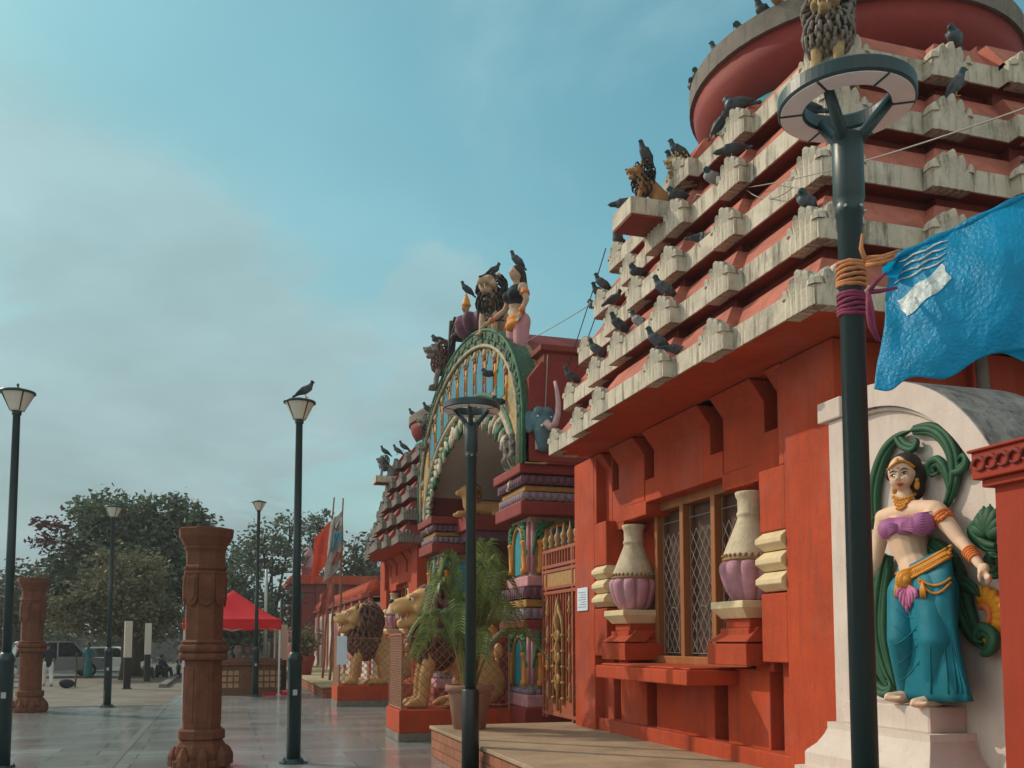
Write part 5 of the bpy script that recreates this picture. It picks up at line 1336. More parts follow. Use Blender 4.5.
i = b.add(pts); j = b.add(pts2)
for k in range(len(pts) - 1): b.face((i + k, i + k + 1, j + k + 1, j + k))
md = b.build('flared_end', 'panel_shaded', s2); so_ = md.modifiers.new('s', 'SOLIDIFY'); so_.thickness = .006  # flared end in the same darker tone, standing in for its shade

# ------------------------------------------------------------------ relief woman: pt(pixel, pixel, distance out of the wall)
wo = V((5.0, 6.1, 1.235))
wm = thing('relief_woman', 'painted woman statue in purple bodice and teal skirt standing before the white niche', 'statue', wo)
def pt(x, y, n=.12): return atX(x, y, 5.12 - n)
def blob(): return Blob()
k = 7.35 / CF                      # metres per pixel at that distance
bl = blob()
bl.cap([pt(925, 588, .16), pt(914, 560, .15), pt(906, 534, .15)], [.17, .118, .148], 1.0)
bl.ball(pt(891, 529, .25), (.09, .095, .09)); bl.ball(pt(922, 524, .25), (.09, .10, .09))
bl.ball(pt(884, 518, .14), .07); bl.ball(pt(936, 512, .15), .08); bl.cap([pt(886, 517, .15), pt(908, 511, .15), pt(934, 510, .15)], [.07, .085, .075])
bl.cap([pt(909, 512, .15), pt(905, 494, .16)], [.072, .058])
bl.ball(pt(903, 472, .17), (.115, .103, .132)); bl.ball(pt(900.5, 481, .20), (.082, .072, .068)); bl.ball(pt(899.5, 487, .22), (.035, .032, .026))
bl.ball(pt(894.5, 480, .22), (.035, .03, .035)); bl.ball(pt(906, 479.5, .23), (.035, .032, .035))
bl.cap([pt(898, 472.5, .288), pt(897.2, 478.6, .315)], [.011, .018]); bl.ball(pt(900, 479.6, .288), .014); bl.ball(pt(895.6, 479.8, .288), .013)
bl.cap([pt(937, 511, .15), pt(948, 525, .16), pt(961, 541, .17), pt(974, 557, .21), pt(980, 565, .23)], [.07, .06, .048, .036, .031])
bl.cap([pt(884, 521, .14), pt(880, 540, .15), pt(876, 560, .18), pt(868, 580, .22)], [.07, .06, .05, .038])
bl.ball(pt(983.5, 570, .25), (.03, .046, .05), Matrix.Rotation(R(30), 3, 'X'))
for j, (dx, dy, ln_) in enumerate(((10, 9, 1), (8, 11, 1.0), (5.5, 12, .95), (3, 11.5, .85))):
    bl.cap([pt(984 + dx * .15, 572 + dy * .1, .25), pt(984 + dx * .6, 572 + dy * .55, .275), pt(984 + dx * .72, 572 + dy * ln_, .25)], [.0135, .012, .0095])
bl.cap([pt(981, 570, .27), pt(979, 576, .30), pt(980, 581, .30)], [.014, .013, .01])
bl.ball(pt(866, 586, .23), (.03, .04, .05))
for fx, fy, tx, ty in ((913, 694, 889, 697), (941, 697, 915, 703)):
    bl.cap([pt(fx, fy - 12, .15), pt(fx, fy, .17), pt((fx + tx) / 2, (fy + ty) / 2 + 2, .27), pt(tx, ty, .36)], [.05, .058, .05, .036])
    for j in range(5): bl.cap([pt(tx + 1 + j * 2.6, ty + .3, .35), pt(tx - 3 + j * 3.2, ty + 1.5, .405 - .012 * j)], [.017, .0135 if j else .018])
bd = bl.build('body', 'skin', wm, .0095, 2, wo)
def hit(ob, x, y, off=0):
    """point of a built surface under a picture position, lifted off it a little"""
    d = ray(x, y).normalized(); ok, p, n_, _ = ob.ray_cast(V((0, 0, CH)) - wo, d)
    return (p + wo + n_ * off) if ok else pt(x, y, .22 + off)
# hair
bl = blob(); bl.ball(pt(905.5, 467, .135), (.118, .125, .115)); bl.ball(pt(912, 476, .09), (.10, .105, .13)); bl.ball(pt(916, 489, .07), (.06, .07, .09)); bl.ball(pt(889.5, 474, .145), (.04, .022, .06)); bl.build('hair', 'hair', wm, .012, 2, wo)
b = MB(wo); b.smooth = True
for (ex, ey) in ((893.6, 475.9), (903.9, 473.2)):
    b.cur = 0; b.tube([hit(bd, ex - 3.2, ey + .8, .002), hit(bd, ex, ey - .2, .004), hit(bd, ex + 3.2, ey - .4, .002)], [.003, .010, .003], 8, flat=.5)
    b.cur = 1; b.ball(hit(bd, ex - .2, ey, .010), .0085, 10, 6)
    b.tube([hit(bd, ex - 3.7, ey + .5, .005), hit(bd, ex - .2, ey - 1.6, .010), hit(bd, ex + 3.6, ey - 1.3, .005)], [.002, .0045, .002], 6)
    b.tube([hit(bd, ex - 4.2, ey - 2.6, .004), hit(bd, ex, ey - 5.0, .006), hit(bd, ex + 4.4, ey - 3.6, .004)], [.002, .005, .002], 6)
b.cur = 2; b.tube([hit(bd, 896.2, 484.0, .003), hit(bd, 898.2, 483.2, .006), hit(bd, 899.6, 483.5, .005), hit(bd, 901, 482.9, .006), hit(bd, 903.6, 483.2, .003)], [.002, .006, .005, .006, .002], 6)
b.tube([hit(bd, 896.8, 484.6, .003), hit(bd, 899.8, 485.5, .007), hit(bd, 903, 484.0, .003)], [.002, .008, .002], 6)
b.cur = 3; b.ball(hit(bd, 897.8, 467.8, .004), (.005, .008, .009), 8, 6)
b.build('facial_features', ['eye_white', 'eye_black', 'tongue', 'orange_trim'], wm)
b = MB(wo); b.smooth = True
for j in range(15):
    t = j / 14; b.ball(hit(bd, 889.5 + 23 * t, 469.5 - 6.5 * math.sin(math.pi * t) - 2.5 * t, .012), .0105, 8, 6)
b.ball(hit(bd, 897.6, 461.8, .012), (.012, .017, .022), 8, 6)
b.build('headband', 'gold_trim', wm)
for (x, y, n_) in ((894.5, 488, .17), (917.0, 483, .15)):
    b = MB(wo); b.smooth = True; b.ball(pt(x, y - 3, n_), .016, 10, 6); b.ball(pt(x, y + 2, n_), (.02, .024, .034), 12, 8); b.build('earring', 'gold_trim', wm)
b = MB(wo); b.smooth = True
for row in range(4):
    for j in range(11 - row * 2):
        m_ = 10 - row * 2; t = (j / m_ - .5) if m_ else 0; w_ = 20 - row * 4.2
        b.ball(hit(bd, 903.5 + t * w_ - row * .5, 499.5 + row * 3.1 - 3.5 * (2 * t) ** 2 * (w_ / 20) - 2.2 * t, .008), (.013, .0165, .0145), 8, 6)
b.build('necklace', 'gold_trim', wm)
# bodice with gathered folds
bl = blob(); bl.ball(pt(906, 528, .145), (.168, .182, .095)); bl.ball(pt(891, 529, .255), (.096, .10, .088)); bl.ball(pt(922, 524, .255), (.097, .105, .089)); bl.ball(pt(905, 527, .25), (.07, .11, .062))
bo_ = bl.build('bodice', 'purple_cloth', wm, .011, 3, wo)
b = MB(wo); b.smooth = True
for j in range(8):
    f = j / 7 - .5
    b.tube([hit(bo_, 901, 526 + f * 6, .001), hit(bo_, 912, 524.3 + f * 13, .002), hit(bo_, 923, 522.3 + f * 18, .002), hit(bo_, 932, 521 + f * 19, -.002)], [.002, .0062, .0062, .003], 6)
    b.tube([hit(bo_, 898, 527 + f * 5, .001), hit(bo_, 890, 528 + f * 11, .002), hit(bo_, 883, 529 + f * 14, -.001)], [.002, .0055, .002], 6)
b.build('bodice_folds', 'purple_cloth', wm)
# skirt
def row(y, xl, xr, nf, nb=.02, fold=0, sl=.05):
    ring = []; n = 40
    for j in range(n):
        a = 2 * math.pi * j / n; c, s_ = math.cos(a), math.sin(a)
        xm = (xl + xr) / 2; hw = (xr - xl) / 2
        x = xm - hw * c; nn = nb + (nf - nb) * (.5 + .5 * s_) ** .75
        if fold and s_ > -.2: nn += fold * math.sin(j * 1.57) * (.5 + .5 * s_)
        ring.append(pt(x, y + 2.5 * s_ + (x - xm) * sl, nn))
    return ring
def tilt(r, dy): return [p + V((0, 0, -dy * k * ((p - r[0]).y / max(1e-6, abs((r[20] - r[0]).y))))) for p in r]
b = MB(wo); b.smooth = True
b.loft([row(557, 897.5, 949, .29, .02, 0, -.40), row(566, 895.5, 951.5, .325, .02, 0, -.34), row(580, 893, 953.5, .355, .02, 0, -.2), row(600, 890, 956, .37, .02, .004), row(625, 888, 958, .36, .02, .006), row(650, 890, 962, .34, .02, .008), row(672, 894, 967, .33, .02, .012), row(692, 897, 971.5, .31, .02, .014), row(699, 900, 974, .30, .02, .016)])
sk_ = b.build('skirt', 'teal_cloth', wm)
bl = blob(); bl.cap([pt(908, 592, .24), pt(903, 640, .33), pt(908, 688, .20)], [.15, .115, .08]); bl.cap([pt(936, 590, .24), pt(938, 640, .30), pt(937, 690, .20)], [.16, .13, .11])
leg_ = bl.build('skirt_legs', 'teal_cloth', sk_, .02, 4, wo)
# belt
def front(x, y, off=0):
    best = None
    for ob in (sk_, leg_, bd):
        d = ray(x, y).normalized(); ok, p, n_, _ = ob.ray_cast(V((0, 0, CH)) - wo, d)
        if ok and (best is None or p.y < best[0].y): best = (p, n_)
    return best[0] + wo + (V((-.6, -.8, 0))) * off if best else pt(x, y, .25 + off)
def along(t, dy): return front(896 + 55 * t, 579 - 28 * t ** 1.2 + dy, .012)
b = MB(wo); b.smooth = True
b.loft([[along(j / 20, dy) + V((-.6, -.8, 0)) * dn for dy, dn in ((-5, -.03), (-5, .012), (0, .02), (5, .012), (5, -.03))] for j in range(21)])
for dy, r_ in ((-5, .012), (5, .012), (-1.8, .006), (1.8, .006)): b.tube([along(j / 20, dy) + V((-.6, -.8, 0)) * .012 for j in range(21)], r_, 6)
for j in range(1, 20): b.ball(along(j / 20, 0) + V((-.6, -.8, 0)) * .02, (.009, .014, .009), 8, 6)
c_ = front(907, 580, .03); fr = V((-.6, -.8, 0)).to_track_quat('Z', 'Y').to_matrix()
for r_, h_ in ((.082, .0), (.064, .02), (.03, .035)): b.lathe([(r_, 0), (r_, .012), (r_ * .75, .022), (0, .024)], c_ + V((-.6, -.8, 0)) * h_, 22, rot=fr)
b.build('belt', 'gold_trim', wm)
for q_ in range(2):
    b = MB(wo); b.smooth = True
    for j in range(22):
        t = j / 21; b.ball(front(919 + 31 * t, 579 + (8 + 5 * q_) * math.sin(math.pi * t * .9) - 3 * t + 3 * q_, .012), .0095, 8, 5)
    b.build('belt_chain', 'gold_trim', wm)
for x in (922, 896.5):
    b = MB(wo); b.smooth = True
    for jj in (-1, 0, 1): b.tube([front(x, 582, .015), front(x + jj * 1.6 + .8, 590, .025), front(x + jj * 2.2 + 1, 598, .012)], [.008, .013, .006], 6)
    b.build('belt_fringe', 'gold_trim', wm)
b = MB(wo); b.smooth = True
for j in range(-3, 4):
    x0 = 907 + j * .6; L_ = 27 - abs(j) * 5
    b.tube([front(x0, 586, .02), front(x0 + j * 2.2, 586 + L_ * .45, .035), front(x0 + j * 2.6, 586 + L_ * .8, .03), front(x0 + j * 1.6 + (.8 if j > 0 else -.8 if j < 0 else 0), 586 + L_, .02)], [.010, .019, .016, .006], 7)
b.build('belt_tassel', 'pink_trim', wm)
b = MB(wo); b.smooth = True
for (p, q_) in (((893, 606), (914, 618)), ((891, 622), (917, 640)), ((893, 645), (917, 626)), ((896, 664), (919, 642)), ((900, 680), (920, 660))):
    n_ = 6; b.tube([front(p[0] + (q_[0] - p[0]) * i / n_, p[1] + (q_[1] - p[1]) * i / n_ + 3.5 * math.sin(math.pi * i / n_), .001) for i in range(n_ + 1)], [.002, .004, .005, .006, .005, .004, .002], 6)
for x0, x1, y0 in ((944, 949, 640), (949, 957, 622), (952, 963, 640), (955, 968, 655), (930, 931, 640)):
    b.tube([front(x0 + (x1 - x0) * i / 6, y0 + (694 - y0) * i / 6, .0) for i in range(7)], [.002, .004, .006, .007, .008, .009, .009], 6)
b.build('skirt_folds', 'teal_cloth', sk_)
b = MB(wo); b.smooth = True; d = (pt(948, 525, .16) - pt(937, 511, .15)).normalized()
for j in range(3): c = pt(943.5, 518.5, .157) + d * (j * .026 - .02); b.tube([c - d * .014, c + d * .014], .074 - .003 * j, 18)
for j in range(6): b.ball(front(936.5 + j * 2.6, 519.5 - j * 1.0 + 1.5 * math.sin(j), .012), (.013, .016, .016), 8, 6)
b.build('armlet', 'orange_trim', wm)
b = MB(wo); b.smooth = True; d = (pt(974, 557, .21) - pt(961, 541, .17)).normalized()
for j in range(5): c = pt(971.5, 554, .202) + d * (j * .022 - .03); b.tube([c - d * .009, c + d * .009], .053 - .002 * j, 14)
b.build('bangles', 'orange_trim', wm)
b = MB(wo); b.smooth = True
for (x, y, n_) in ((911, 690, .20), (938, 693, .2)): b.tube([pt(x - 7, y + 1, n_ - .02), pt(x, y + 4, n_ + .06), pt(x + 8, y, n_ - .02)], .014, 8)
b.build('anklets', 'gold_trim', wm)

# ------------------------------------------------------------------ green scrollwork and sunflower on the panel
sc_o = V((5.12, 6.06, .45)); sc_ = thing('scrollwork', 'dark green moulded vine scrolls framing the relief woman', 'scrollwork', sc_o)
def vine(name, path, rad, n0=.045, strands=3, m='scroll_green'):
    b = MB(sc_o); b.smooth = True; P = [pt(x, y, n0) for x, y in path]
    # smooth path
    Q = []
    for i in range(len(P) - 1):
        p0, p1, p2, p3 = P[max(i - 1, 0)], P[i], P[i + 1], P[min(i + 2, len(P) - 1)]
        for s_ in range(6):
            t = s_ / 6; Q.append(.5 * ((2 * p1) + (p2 - p0) * t + (2 * p0 - 5 * p1 + 4 * p2 - p3) * t * t + (3 * p1 - p0 - 3 * p2 + p3) * t ** 3))
    Q.append(P[-1]); n = len(Q)
    for j in range(strands):
        off = (j - (strands - 1) / 2) / max(1, strands) * 2; pts = []; rr = []
        for i, q_ in enumerate(Q):
            tg = (Q[min(i + 1, n - 1)] - Q[max(i - 1, 0)]).normalized(); sd_ = V((1, 0, 0)).cross(tg).normalized(); t = i / (n - 1)
            w_ = rad * (math.sin(math.pi * min(1, .12 + t * .95)) ** .5 if rad > 0 else 1)
            pts.append(q_ + sd_ * off * w_ * .72 + V((-.018 if j == strands // 2 else 0, 0, 0))); rr.append(max(.008, w_ * (1.0 / strands) * 1.25))
        b.tube(pts, rr, 8)
    return b.build(name, m, sc_)
def curl(cx, cy, r0, turns, a0, dr=1, n=14):
    return [(cx + r0 * (1 - .78 * i / n) * math.cos(a0 + dr * turns * 2 * math.pi * i / n), cy + r0 * (1 - .78 * i / n) * math.sin(a0 + dr * turns * 2 * math.pi * i / n)) for i in range(n + 1)]
vine('vine', [(876, 525), (874, 505), (875, 485), (880, 465), (888, 448), (900, 436), (914, 430)], .075)
vine('vine', [(914, 430), (930, 429), (944, 437), (953, 453), (955, 472), (952, 490), (946, 506), (941, 514)], .07)
vine('curl', [(898, 436), (905, 445), (914, 448), (918, 442), (913, 438)], .045, .05, 2)
vine('curl', [(953, 470), (960, 470), (967, 464), (965, 457), (959, 460)], .045, .05, 2)
vine('curl', [(951, 490), (948, 474), (940, 462), (932, 466), (934, 474), (940, 473)], .05, .05, 2)
vine('curl', [(877, 520), (870, 524), (864, 517)], .05, .05, 2)
for cx, cy in ((849, 506), (847, 572), (849, 598)): vine('curl', [(866, cy + 14), (858, cy + 8)] + curl(cx + 4, cy, 8, .8, .6, -1, 8), .045, .045, 2)
vine('leaf', [(870, 560), (872, 600), (876, 640), (884, 672), (893, 693)], .13, .05, 5)
vine('leaf', [(888, 555), (882, 590), (880, 630), (886, 664), (896, 690)], .11, .065, 4)
vine('curl', [(872, 668), (876, 684), (885, 692), (892, 688), (889, 680)], .05, .07, 2)
vine('leaf', [(930, 545), (944, 556), (954, 574), (960, 598), (968, 622), (978, 640), (986, 650)], .12, .06, 4)
vine('leaf', [(952, 572), (962, 582), (972, 588), (980, 596)], .06, .08, 3)
vine('curl', [(984, 652), (992, 648), (994, 636), (984, 630), (978, 638), (984, 643)], .06, .075, 2)
for a in range(7):
    th = R(-160 + a * 24); vine('fan_petal', [(992, 535), (992 + 11 * math.cos(th), 535 + 16 * math.sin(th)), (992 + 17 * math.cos(th), 535 + 31 * math.sin(th))], .045, .06, 1)
vine('curl', [(998, 548), (988, 546), (978, 538), (974, 530), (980, 524), (985, 530), (980, 534)], .055, .07, 2)
vine('curl', [(1000, 570), (994, 572), (989, 564), (993, 555), (999, 558)], .055, .07, 2)
sf = thing('sunflower', 'yellow fan-petalled half flower moulded on the white panel beside the red gatepost', 'flower', pt(982, 616, .03)); so2 = V(sf.location)
b = MB(so2); b.smooth = True
for j in range(11):
    th = R(-100 + j * 20); c, s_ = math.cos(th), math.sin(th)
    b.tube([pt(983 + 8 * c, 616 + 10 * s_, .035), pt(983 + 15 * c, 616 + 19 * s_, .055), pt(983 + 21 * c, 616 + 27 * s_, .045), pt(983 + 24 * c, 616 + 30 * s_, .03)], [.026, .045, .045, .02], 8, flat=.6)
b.build('petals', 'flower_yellow', sf)
b = MB(so2); b.smooth = True; b.tube([pt(983 + 8 * math.cos(R(a)), 616 + 10.5 * math.sin(R(a)), .055) for a in range(-110, 111, 20)], .03, 8); b.build('disc', 'orange_trim', sf)
# ------------------------------------------------------------------ red gatepost at the right edge
go_ = V((5.1, 3.8, 0)); gp = thing('gatepost', 'broad red gatepost with carved cornice at the right edge', 'gatepost', go_)
M['post_red'] = mat('post_red', (.32, .035, .014), .75, .13, 1.6, .12, 60, streak=.2, scol=(.12, .03, .02))
b = MB(go_); b.box((4.75, 2.6, 0), (5.6, 4.93, 2.75)); b.build('post', 'post_red', gp, bevel=.015)
b = MB(go_); b.box((4.70, 2.5, 2.70), (5.65, 4.98, 2.75)); b.box((4.66, 2.46, 2.752), (5.7, 5.02, 2.93)); b.box((4.64, 2.44, 2.93), (5.72, 5.04, 2.95)); gc = b.build('cornice', 'post_red', gp, bevel=.008)
b = MB(go_); b.smooth = True
for j in range(26):
    y = 2.52 + j * .097; zc = 2.842
    b.tube([(4.652, y + .05 * math.cos(t * .8), zc + .055 * math.sin(t * .8) * (1 - t * .06)) for t in range(8)], [.012, .016, .016, .016, .014, .012, .01, .008], 6)
for j in range(9):
    x = 4.72 + j * .105; b.tube([(x + .05 * math.cos(t * .8), 5.028, 2.842 + .055 * math.sin(t * .8)) for t in range(8)], .013, 6)
b.build('carved_scrolls', 'deep_red', gc)
b = MB(go_); b.smooth = True; b.lathe([(.30, 2.95), (.30, 3.0), (.2, 3.05), (.26, 3.2), (.1, 3.4), (0, 3.45)], (5.15, 4.3, 0), 20); b.build('finial', 'deep_red', gp)

# ------------------------------------------------------------------ blue tarpaulin tied to the ring lamp
to = atD(950, 280, 4.7); tp = thing('tarpaulin', 'crumpled bright blue tarpaulin with a clear patch, tied to the near lamp post', 'tarpaulin', to)
TL, TR_, BL, BR = atD(893, 258, 4.85), atD(1110, 155, 4.3), atD(874, 384, 4.72), atD(1110, 322, 4.15)
def tarp(u, v, off=0):
    top = TL.lerp(TR_, u); bot = BL.lerp(BR, u)
    p = top.lerp(bot, v)
    q_ = V((u * 2.6, v * 1.3, 3.1))
    f = noise.noise(q_ * 2.0) * .022 + noise.noise(q_ * 6.0) * .006 + abs(noise.noise(q_ * 14)) * .004 + abs(noise.noise(q_ * 30)) * .003
    diag = math.sin((u * 1.9 - v * 1.2) * 7 + 2.5 * noise.noise(q_ * 1.3)) * .016 * math.exp(-u * 2)
    bulge = .10 * math.sin(math.pi * min(1, u * 1.1)) * math.sin(math.pi * v)
    sag = -.045 * math.sin(math.pi * min(1, u * 1.6)) * v
    lip = -.035 * math.exp(-((u - .08) / .06) ** 2) * v - .02 * math.cos(u * 19) * v * v
    n_ = FW * -1
    return p + n_ * (f + diag + bulge + off) + V((0, 0, sag + lip))
b = MB(to); b.smooth = True; b.grid(tarp, 110, 64); sh_ = b.build('sheet', 'tarp_blue', tp, fix=False)
md = sh_.modifiers.new('s', 'SOLIDIFY'); md.thickness = .003
b = MB(to); b.smooth = True; b.tube([tarp(i / 40, .0) + V((0, 0, -.006)) for i in range(41)], [.018 + .004 * math.sin(i * .9) for i in range(41)], 8); b.build('top_hem', 'tarp_blue', tp)
b = MB(to); b.smooth = True
def corner(u, v):
    a, c = atD(893, 258, 4.86), atD(882, 268, 4.8); e, g = atD(894, 282, 4.78), atD(915, 246, 4.82)
    return (a * (1 - u) + g * u) * (1 - v) + (c * (1 - u) + e * u) * v + FW * (-.03 * math.sin(u * 5 + v * 3))
b.grid(corner, 12, 12); b.build('folded_corner', 'tarp_blue', tp, fix=False)
b = MB(to); b.smooth = True
def on_sheet(x, y, off):
    d = ray(x, y).normalized(); ok, p, n_, _ = sh_.ray_cast(V((0, 0, CH)) - to, d)
    return (p + to - d * off) if ok else atD(x, y, 4.7)
b.grid(lambda u, v: on_sheet(897 + 45 * u + 9 * v + 1.2 * math.sin(v * 9), 301 - 36 * u + 15 * v + 1.5 * math.sin(u * 11), .006), 26, 14); b.build('pale_patch', 'tarp_patch', tp, fix=False)
b = MB(to); b.smooth = True
for j in range(4): b.tube([on_sheet(899 + 7 * i - j * 1.5, 262 + j * 7 - 3.2 * i + 1.2 * math.sin(i * 2 + j), .006) for i in range(8)], [.002 + .004 * math.sin(i * .42) for i in range(8)], 6)
b.build('clear_tape', 'tarp_patch', tp)
# lower back flap
b = MB(to); b.smooth = True
FL, FR, FB = atD(985, 350, 4.75), atD(1110, 318, 4.5), atD(1110, 385, 4.5)
b.grid(lambda u, v: FL.lerp(FR.lerp(FB, v), u) + FW * (.03 * math.sin(u * 8 + v * 4)), 20, 12); b.build('back_flap', 'tarp_blue', tp, fix=False)
PX_, PY_ = 3.10, 4.12
def wrap(label, name, m, z, turns, rise, tail):
    t = thing(name, label, 'rope', (PX_, PY_, z), 0); o = V(t.location); rnd = random.Random(int(z * 100))
    for j in range(turns):
        b = MB(); b.smooth = True; zz = (j - turns / 2) * rise
        b.tube([(.068 * math.cos(a * .33), .068 * math.sin(a * .33), zz + .008 * math.sin(a * .33 + j) + rnd.uniform(-.003, .003)) for a in range(20)], .011, 6); b.build('coil', m, t)
    for pts in tail:
        b = MB(o); b.smooth = True; b.tube(pts, [.012] * (len(pts) - 1) + [.006], 6); b.build('rope_end', m, t)
k1 = atD(866, 262, 4.74)
wrap('orange rope coiled round the near lamp post, holding the tarpaulin', 'orange_rope', 'rope_orange', 3.62, 6, .022, [[k1, atD(880, 260, 4.72), atD(896, 254, 4.76)], [k1 + V((0, 0, .02)), atD(882, 257, 4.73), atD(900, 250, 4.78)], [k1 + V((0, 0, -.015)), atD(879, 264, 4.70), atD(895, 258, 4.75)], [k1, atD(861, 248, 4.74), atD(862, 234, 4.76)]])
k2 = atD(868, 292, 4.70)
wrap('purple cord knotted round the near lamp post just below the orange rope', 'purple_cord', 'rope_purple', 3.46, 6, .020, [[k2, atD(872, 310, 4.66), atD(874, 328, 4.66), atD(880, 342, 4.66)], [k2, atD(868, 312, 4.66), atD(870, 325, 4.66), atD(877, 341, 4.66)], [k2, atD(878, 280, 4.68), atD(886, 273, 4.7)], [k2, atD(880, 291, 4.70), atD(897, 288, 4.72)]])
# bamboo prop behind
bp_ = thing('bamboo_pole', 'grey bamboo prop behind the blue tarpaulin, above the niche', 'pole', atD(984, 420, 8.6)); o = V(bp_.location)
b = MB(o); b.smooth = True; b.tube([atD(980, 345, 8.6), atD(983, 380, 8.6), atD(988, 430, 8.6)], [.055, .055, .058], 10); b.build('shaft', 'grey_stone', bp_)
# paper notice and hanging thread on the facade
nt_ = MB(); nt_.box((5.082, 13.0, 2.16), (5.094, 13.42, 2.50)); po = tag(nt_.build('paper_notice', 'paper'), 'pale blue printed notice pasted on the red pilaster by the metal gate', 'notice')
b = MB()
for j in range(7): b.box((5.079, 13.06, 2.21 + j * .036), (5.083, 13.36 - .05 * (j % 3), 2.218 + j * .036))
b.build('printed_lines', 'ink', po)
hg = thing('hanging_ribbon', 'white plastic strip dangling from the eave above the window', 'ribbon', atD(694, 362, 10.2)); o = V(hg.location)
b = MB(o); b.smooth = True; b.tube([atD(691, 352, 10.2), atD(693, 362, 10.2), atD(697, 368, 10.2)], .006, 5); b.tube([atD(697, 368, 10.2), atD(701, 376, 10.2), atD(702, 384, 10.2), atD(700, 388, 10.2)], [.012, .03, .024, .008], 7); b.build('strip', 'paper', hg)
# ------------------------------------------------------------------ small lions on the roof
def tierX(i, zone): return 5.1 + HX - (RAX + RS * zone - .17 * i)
def tierY(i, zone, side=-1): return 10.32 + RY + side * ((RAY, 2.0, 1.0)[zone] - .17 * i)
def tierZ(i): return 4.40 + .64 * i
sitting_lion('small dark lion statue on the projecting ledge slab of the near roof', (4.66, 9.85, 6.75), R(-10), .25, 'small lions on the near roof', ('lion_old', 'mane_dark'), .05, 'roof_lion', 70)
sitting_lion('small tan lion statue on the top tier, just right of the dark ledge lion', (5.02, 9.66, 6.93), R(-30), .21, 'small lions on the near roof', ('straw', 'straw'), .05, 'roof_lion', 70)
sitting_lion('large grey-maned lion statue at the roof corner below the red bowl, above the ring lamp', (5.27, 7.2, 6.74), R(45), .42, 'small lions on the near roof', ('straw', 'mane_grey'), .035, 'roof_lion', 190)
sitting_lion('straw-maned lion statue standing on the bowl rim at the top of the picture', (5.95, 8.72, 8.66), R(35), .44, 'small lions on the near roof', ('straw', 'straw'), .04, 'roof_lion', 150)
fl = sitting_lion('small dark lion statue on the ledge slab of the far pavilion', (4.68, 28.83, 6.75), 0, .30, None, ('mane_grey', 'mane_dark'), .05, 'roof_lion', 60)

# ------------------------------------------------------------------ pigeons
def pigeon_mesh(pose):
    bl = Blob()
    up = {'stand': .55, 'alert': .95, 'rest': .15, 'peck': -.15}[pose]
    c, s_ = math.cos(up), math.sin(up)
    def q(x, z, y=0): return V((-(x * c - z * s_), y, .115 + x * s_ + z * c)) if pose != 'rest' else V((-x, y, .07 + z))
    bl.cap([q(-.09, 0), q(-.02, 0), q(.06, 0)], [.040, .062, .050])
    if pose == 'rest': hd = V((-.085, 0, .135)); bl.cap([q(.05, .02), hd], [.05, .036])
    elif pose == 'peck': hd = q(.15, -.005); bl.cap([q(.06, .0), hd], [.042, .028])
    else: hd = q(.07, 0) + V((-.03, 0, .085)); bl.cap([q(.055, .005), q(.07, 0) + V((-.015, 0, .04)), hd], [.046, .034, .026])
    bl.ball(hd, (.032, .026, .028)); bl.cap([hd + V((-.025, 0, -.003)), hd + V((-.052, 0, -.010))], [.010, .004])
    for y in (-1, 1): bl.cap([q(.05, .02, y * .042), q(-.05, .022, y * .05), q(-.155, .012, y * .022)], [.028, .030, .010], .55)
    bl.cap([q(-.08, 0), q(-.15, -.005), q(-.21, -.01)], [.034, .026, .020], .4)
    tmp = bl.build('pigeon', 'pigeon_grey', None, .0085, 2); me = tmp.data; bpy.data.objects.remove(tmp)
    for m in ('pigeon_neck', 'pigeon_dark', 'rope_orange'): me.materials.append(M[m])
    for p in me.polygons:
        cc = p.center
        if (cc - hd).length < .062: p.material_index = 1
        elif cc.x > .075: p.material_index = 2
        elif abs(cc.y) > .04 and .03 < cc.x < .05: p.material_index = 2
    if pose != 'rest':
        bm = bmesh.new(); bm.from_mesh(me)
        for y in (-.022, .022):
            for (a, b_) in ((V((.0, y, .075)), V((-.005, y, .0))), (V((-.005, y, .004)), V((-.04, y, .003)))):
                d = (b_ - a); r = bmesh.ops.create_cone(bm, cap_ends=True, segments=5, radius1=.005, radius2=.005, depth=d.length, matrix=Matrix.Translation((a + b_) / 2) @ d.to_track_quat('Z', 'Y').to_matrix().to_4x4())
                for f in {f for v in r['verts'] for f in v.link_faces}: f.material_index = 3
        bm.to_mesh(me); bm.free()
    return me
PM = {k: pigeon_mesh(k) for k in ('stand', 'alert', 'rest', 'peck')}
CREST = []
for t_ in kids(pav):
    if t_.name.startswith('roof_tier'):
        for c_ in kids(t_):
            if c_.name.startswith('crest'): CREST.append(V(c_.location) + V((5.1, 10.32, 0)))
def to_px(p):
    d = p - V((0, 0, CH)); z = d.dot(FW); return 512 + CF * d.dot(RT) / z, PY0 - CF * d.dot(UP) / z
used_ = {}
def crest_at(x, y):
    best = min(CREST, key=lambda c: (to_px(c + V((.03, 0, .365)))[0] - x) ** 2 + (to_px(c + V((.03, 0, .365)))[1] - y) ** 2 + (4000 if c.x > 7.2 or c.y > 13.2 else 0))
    k = tuple(best); n = used_.get(k, 0); used_[k] = n + 1
    return best + V((.045, .13 * n, .335 - .09 * n))
def pigeon(label, pos, head, pose='stand', tone='pigeon_grey', k=1.0):
    o = bpy.data.objects.new('pigeon', PM[pose]); COL.objects.link(o); o.location = pos; o.rotation_euler = (0, 0, R(head)); o.scale = (k, k, k)
    o.material_slots[0].link = 'OBJECT'; o.material_slots[0].material = M[tone]
    tag(o, label, 'pigeon', 'pigeons perched on the temple and lamps'); return o
def onf(px, i, zone): X_ = tierX(i, zone) + .10; p = atX(px, 300, X_); return V((X_, p.y, tierZ(i) + .205))
D_, G_, P_ = 'pigeon_dark', 'pigeon_grey', 'pigeon_pale'
